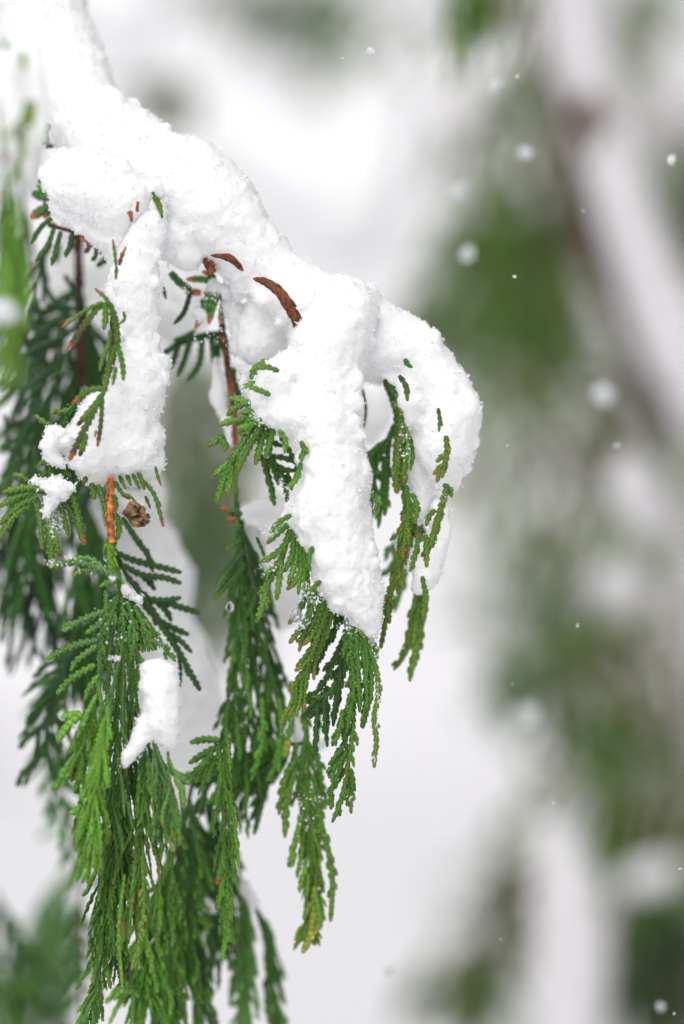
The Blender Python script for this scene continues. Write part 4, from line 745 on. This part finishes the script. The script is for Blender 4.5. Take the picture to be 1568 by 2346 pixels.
branchlets(f, c2, [[(460, 420), (380, 470), (280, 540), (190, 640)], [(470, 520), (360, 620), (250, 700), (150, 820)], [(470, 600), (380, 720), (260, 830), (120, 930)], [(250, 240), (280, 330), (330, 400), (450, 450)], [(200, 800), (120, 960), (60, 1100)], [(330, 700), (250, 900), (150, 1100), (100, 1250)], [(30, 1060), (60, 1250), (120, 1400)], [(230, 960), (150, 1150), (40, 1350)], [(380, 240), (440, 350), (455, 480)], [(210, 380), (235, 470), (250, 520)], [(270, 410), (350, 440), (440, 500)], [(215, 562), (300, 535), (400, 560)], [(140, 705), (250, 650), (390, 590)], [(300, 40), (280, 100), (215, 170)], [(350, 60), (340, 120), (330, 180)], [(575, 190), (610, 150), (635, 120)],
    [(130, 920), (190, 860), (300, 800)], [(105, 1060), (180, 950), (260, 880)], [(180, 690), (220, 770), (240, 850)]], 1.262, w=6.5, c='blue', detail=1)
f = stem(m3, [(110, 515, 0), (180, 535, 0), (260, 570, 0)], 1.225, 5, 4, G['darkbark'], name='frond')
branchlets(f, lambda p: [(q[0], q[1], 0) for q in p], [[(125, 520), (110, 560), (80, 600)], [(140, 530), (128, 575), (118, 610)], [(165, 535), (160, 565), (150, 590)], [(215, 550), (222, 575), (215, 600)], [(250, 575), (240, 595), (228, 610)], [(120, 500), (95, 520), (70, 560)], [(130, 470), (105, 480), (85, 500)], [(110, 440), (92, 438), (78, 446)],
    ([(195, 540), (205, 560), (200, 580)], dict(c='brown', tip='rust')), ([(105, 330), (100, 300), (108, 285)], dict(c='mid', w=10))], 1.222, w=6, c='dark', detail=1, subs=2, sublen=20)
f = stem(m3, c1([(460, 1400), (400, 1450), (380, 1600)]), 1.235, 4, 3, G['dark'], name='frond')
branchlets(f, c1, [([(460, 1440), (380, 1370), (320, 1330)], {}), ([(460, 1440), (360, 1430), (280, 1410)], dict(w=10)), ([(450, 1530), (360, 1560), (265, 1625)], dict(w=12, tip='rust')), ([(440, 1560), (410, 1600), (380, 1620)], dict(c='brown', tip='rust')), ([(440, 1680), (480, 1690), (510, 1700)], dict(c='rust', w=8)), ([(800, 1770), (750, 1790), (705, 1800)], dict(c='brown', w=10, tip='orange')), ([(400, 1310), (360, 1300), (330, 1290)], {}),
    ([(400, 900), (440, 840), (430, 780)], dict(w=10, c='mid')), ([(400, 990), (500, 970), (520, 990)], dict(c='darkbark')), ([(620, 950), (700, 970), (760, 1010)], dict(w=5)), ([(550, 880), (570, 920)], dict(w=4))], 1.232, w=7, c='dark', detail=1)
f = frond(m3, [(175, 1480), (130, 1560), (110, 1640), (100, 1750)], 1.25, 20, 110, ang=26, c='blue', c1='dark', subs=3, sublen=30, detail=1, w=8, side=0, zj=20)
frond(m3, [(120, 1650), (110, 1740), (140, 1830), (175, 1930), (190, 2020)], 1.30, 22, 80, ang=30, c='dark', c1='grey', subs=2, sublen=34, detail=1, w=9, split=True, seg=24)
# ------------------------------------------------------------------ lower dark fronds
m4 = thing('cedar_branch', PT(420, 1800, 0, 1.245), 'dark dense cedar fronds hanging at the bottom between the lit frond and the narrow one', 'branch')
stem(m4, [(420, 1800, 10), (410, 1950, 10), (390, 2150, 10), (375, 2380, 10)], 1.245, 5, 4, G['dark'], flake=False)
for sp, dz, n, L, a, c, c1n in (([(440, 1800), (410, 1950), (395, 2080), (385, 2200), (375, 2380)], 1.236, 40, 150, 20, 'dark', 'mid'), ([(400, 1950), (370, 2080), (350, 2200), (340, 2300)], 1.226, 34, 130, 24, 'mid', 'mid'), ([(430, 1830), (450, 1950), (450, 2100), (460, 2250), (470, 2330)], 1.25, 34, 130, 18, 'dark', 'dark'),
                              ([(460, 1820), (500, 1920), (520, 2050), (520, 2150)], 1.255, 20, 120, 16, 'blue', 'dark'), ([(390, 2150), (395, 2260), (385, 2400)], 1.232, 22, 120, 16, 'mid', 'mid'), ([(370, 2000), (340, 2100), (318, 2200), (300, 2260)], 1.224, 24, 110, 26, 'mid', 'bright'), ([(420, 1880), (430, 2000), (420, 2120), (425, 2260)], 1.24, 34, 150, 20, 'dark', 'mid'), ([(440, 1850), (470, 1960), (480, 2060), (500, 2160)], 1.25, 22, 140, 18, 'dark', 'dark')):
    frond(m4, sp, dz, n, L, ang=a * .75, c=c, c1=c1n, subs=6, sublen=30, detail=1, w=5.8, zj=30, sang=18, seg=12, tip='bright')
# ------------------------------------------------------------------ pair of fronds at the foot, soft
m5 = thing('cedar_branch', PT(550, 2000, 0, 1.265), 'pair of long soft fronds running off the foot of the picture below the narrow frond', 'branch')
stem(m5, [(545, 1950, 0), (552, 2060, 0), (560, 2380, 0)], 1.265, 5, 4, G['dark'], flake=False)
frond(m5, [(552, 2020), (560, 2130), (560, 2250), (552, 2400)], 1.262, 34, 130, ang=9, c='mid', c1='grey', subs=4, sublen=26, detail=1, w=6)
frond(m5, [(582, 2070), (610, 2150), (625, 2260), (635, 2400)], 1.265, 26, 110, ang=9, c='dark', c1='mid', subs=4, sublen=26, detail=1, w=6)
# ------------------------------------------------------------------ lower left, blurred
m6 = thing('cedar_branch', PT(120, 1950, 0, 1.48), 'blurred green branch spreading at the bottom left corner', 'branch')
stem(m6, [(180, 1980, 0), (120, 2120, 0), (60, 2300, 0)], 1.48, 6, 4, G['dark'], flake=False)
for sp, dz, n, L, a, c in (([(150, 1990), (120, 2090), (100, 2180), (80, 2300)], 1.46, 40, 130, 14, 'grey'), ([(-10, 2040), (30, 2150), (70, 2260), (110, 2360)], 1.40, 36, 130, 22, 'dark'), ([(165, 2040), (150, 2150), (140, 2280)], 1.48, 26, 150, 8, 'grey'), ([(-30, 2140), (0, 2260), (30, 2400)], 1.40, 30, 140, 20, 'mid'), ([(70, 2140), (50, 2250), (40, 2350)], 1.5, 26, 130, 10, 'mist')):
    frond(m6, sp, dz, n, L, ang=a, c=c, subs=2, sublen=34, detail=0, w=6, zj=60)
m7 = thing('cedar_branch', PT(190, 1990, 0, 1.33), 'thin blurred twig with short side sprays left of the big frond foot', 'branch')
stem(m7, [(190, 1900, 0), (188, 2050, 0), (186, 2200, 0), (188, 2360, 0)], 1.33, 5, 4, G['brown'], flake=False)
f = frond(m7, [(186, 2080), (188, 2180), (190, 2300)], 1.33, 12, 80, ang=45, c='dark', subs=2, sublen=30, detail=1, w=8, droop=.4, seg=24)
branchlets(f, c6, [[(430, 1340), (370, 1345), (310, 1350)], [(430, 1350), (400, 1400), (360, 1500)], [(420, 1060), (370, 1160), (330, 1260)], [(450, 860), (400, 900), (350, 960)]], 1.33, w=8, c='dark', detail=1)
m8 = thing('cedar_branch', PT(40, 1900, 0, 1.4), 'faint blurred twigs left of the lower frond against the pale ground', 'branch')
stem(m8, [(95, 1680, 0), (110, 1760, 0), (150, 1880, 0)], 1.4, 4, 3, G['grey'], flake=False)
branchlets(m8, c6, [[(200, 50), (150, 70), (110, 90)], [(320, 650), (250, 680), (190, 715)], [(240, 260), (250, 350), (270, 450)]], 1.40, w=8, c='grey', detail=0)
# ------------------------------------------------------------------ nearest branch, blurred in front at the left edge
m9 = thing('cedar_branch', PT(10, 40, 0, 1.09), 'bright green blurred cedar branch nearest the camera at the left edge', 'branch')
stem(m9, [(-30, 60, 0), (5, 300, 0), (20, 600, 0), (20, 800, 0)], 1.10, 4, 3, G['olive'], flake=False)
for sp, dz, n, L, a, c, c1n in (([(18, 420), (20, 560), (26, 700), (28, 800)], 1.105, 26, 140, 9, 'mid', 'mid'), ([(50, 520), (50, 600), (44, 700)], 1.115, 18, 120, 9, 'mid', 'bright'), ([(10, 380), (25, 480), (30, 600), (25, 720), (20, 760)], 1.10, 28, 150, 8, 'mid', 'bright'), ([(48, 430), (58, 520), (60, 620), (48, 700)], 1.11, 14, 120, 7, 'mid', 'olive'), ([(2, 560), (12, 700), (20, 780)], 1.09, 12, 130, 8, 'bright', 'olive'), ([(4, 430), (6, 600), (8, 760)], 1.12, 14, 140, 8, 'dark', 'mid'), ([(55, 640), (40, 740), (34, 800)], 1.10, 8, 110, 8, 'bright', 'olive')):
    frond(m9, sp, dz, n, L, ang=a, c=c, c1=c1n, subs=2, sublen=22, detail=1, w=4.6, zj=60, seg=20, spw=3)
f = frond(m9, [(60, 230), (50, 330), (30, 420)], 1.09, 6, 60, ang=12, c='olive', subs=0, detail=1, w=6)
branchlets(f, c1, [([(290, 590), (280, 700), (270, 820)], dict(c='olive', w=9)), ([(190, 150), (210, 250), (210, 340)], dict(c='olive', w=7)), ([(160, 830), (160, 950)], dict(c='brown', w=8)), ([(60, 60), (30, 160)], dict(c='grey', w=9)), ([(250, 640), (180, 760), (60, 900), (30, 1020)], dict(c='grey', w=4)), ([(60, 1040), (30, 1150)], dict(c='brown', w=8)), ([(170, 1100), (150, 1300)], dict(c='olive', w=4)),
    ([(120, 2300), (100, 2500), (110, 2700)], dict(c='bright', w=8)), ([(60, 2400), (60, 2600)], dict(c='bright', w=7))], 1.09, w=7, c='olive', detail=1)
#@@SMALL
# ------------------------------------------------------------------ drops, ice, falling flakes
def drop(label, x, y, r, d, mat=WATER):
    V0, F0 = ICO[3]; V = V0.copy(); V[:, 2] = np.where(V[:, 2] > 0, V[:, 2] * 1.35, V[:, 2]); V[:, :2] *= (1 - .25 * np.clip(V0[:, 2:3], 0, 1))
    return tag(mkmesh('water_drop' if mat is WATER else 'ice_bead', V * r * MPP + PT(x, y, 0, d), F0, mat), label, 'water drop' if mat is WATER else 'ice', 'melt water beads on the fronds')
drop('clear water drop hanging on the dark middle frond', 528, 1392, 11, 1.213)
drop('water drop at the lowest tip of the centre front frond', 856, 1740, 7, 1.195); drop('small water drop on the right edge of the centre front frond', 866, 1664, 6, 1.195)
drop('small water bead right of the frond under the snow column tip', 868, 1570, 5, 1.195); drop('water bead on the rust tipped branchlet at the frond foot', 806, 1832, 7, 1.195)
drop('lump of clear ice on the branchlets left of the centre frond', 680, 1412, 15, 1.193, ICE); drop('clear ice bead beside the snow column tip', 852, 1470, 8, 1.195, ICE)

def flake(label, x, y, r, d, arms=False):
    """an irregular clump of ice crystals"""
    if r < 8: r *= .8
    if r > 12 and d > 1.22: r *= .82; d = FD + (d - FD) * 1.25
    base = PT(x, y, 0, d); k = MPP * d / FD; n = 70 if r > 6 else 24
    P = rng.standard_normal((n, 3)); P /= np.linalg.norm(P, axis=1)[:, None]; P *= (rng.random((n, 1)) ** .4) * r * k * np.array([random.uniform(.5, 1.3), .8, random.uniform(.6, 1.3)])
    if arms: P[:, 0] *= 1.0; P[:, 2] *= .7
    gv, gf = grains(P + base, r * k * .22, r * k * .5)
    V0, F0 = ICO[2]; core = V0 * (r * k * (.8 if r > 8 else .45)) * (1 + .15 * rng.standard_normal((len(V0), 1))) + base
    V = np.vstack([gv, core]); F = np.vstack([gf, F0 + len(gv)])
    return tag(mkmesh('snowflake', V, F, FLAKE, None, None, base, smooth=False), label, 'snowflake', 'falling snowflakes')
for a in [('sharp white snowflake at the top centre', 848, 118, 11, 1.2, True), ('faint sliver of snow left of the sharp top flake', 785, 132, 4, 1.21), ('round blurred flake below the hanging green bough at the top', 1140, 200, 18, 1.325), ('tiny flake just above and right of the top blurred flake', 1186, 175, 6, 1.23),
          ('round flake left of the leaning snowy bough', 1202, 350, 17, 1.30), ('faint round flake high above the right shoulder', 1058, 438, 17, 1.36), ('bright round flake against the green, upper centre right', 1072, 582, 21, 1.32), ('small elongated flake below the bright round one', 1180, 634, 7, 1.215, True),
          ('bright flake cut by the right edge', 1540, 366, 14, 1.24), ('large round flake right of the snow shoulder', 1382, 904, 24, 1.37), ('tiny flake beside the leaning bough', 1336, 483, 4, 1.24), ('tiny faint flake over the olive patch', 1163, 1021, 4, 1.22), ('faint flake under the large round one', 1413, 1020, 7, 1.26), ('white speck right of the shoulder foot', 1226, 1073, 3, 1.2),
          ('small flake over the olive boughs', 1323, 1434, 6, 1.23), ('largest blurred flake at the lower right', 1210, 1635, 28, 1.40), ('white speck above the largest flake', 1174, 1568, 3, 1.2), ('white speck over the hanging green bough', 1268, 1840, 4, 1.2, True), ('thin flake over the brown bough at the foot', 1147, 2152, 3, 1.2), ('flake cut by the right edge lower down', 1558, 1990, 5, 1.205, True),
          ('faint flake in the bottom right corner', 1514, 2306, 9, 1.30), ('small white flake lowest in the bottom right corner', 1545, 2322, 4, 1.21), ('soft white flake at the foot against the pale ground', 890, 2225, 14, 1.27), ('big blurred flake in front of the leftmost branch', 12, 712, 30, 1.075)]:
    flake(*a)
dusting(lb, [(125, 1190, 20, 45, 90), (120, 1290, 22, 10, 40), (200, 1290, 60, 25, 40), (258, 1325, 8, 6, 50), (262, 1508, 14, 7, 60), (370, 1470, 10, 25, 50), (172, 1665, 9, 7, 50), (250, 1420, 60, 60, 40)], 1.186)
dusting(mb, [(600, 850, 25, 20, 70), (620, 1300, 30, 20, 40), (690, 1430, 18, 20, 60), (862, 1480, 10, 30, 40), (866, 1600, 5, 60, 30), (560, 900, 20, 16, 50), (700, 1350, 10, 20, 40), (850, 1740, 6, 10, 14), (620, 1215, 24, 16, 60), (720, 1370, 30, 14, 70), (800, 1440, 30, 20, 60), (610, 960, 40, 24, 90), (650, 1120, 16, 24, 40), (930, 1010, 14, 50, 50), (1010, 1130, 16, 20, 40)], 1.190)
dusting(m2, [(500, 680, 45, 40, 110), (540, 740, 50, 60, 150), (455, 730, 12, 12, 30), (470, 780, 30, 20, 20), (700, 1850, 40, 50, 60), (560, 830, 20, 40, 70), (430, 660, 20, 12, 30)], 1.218)
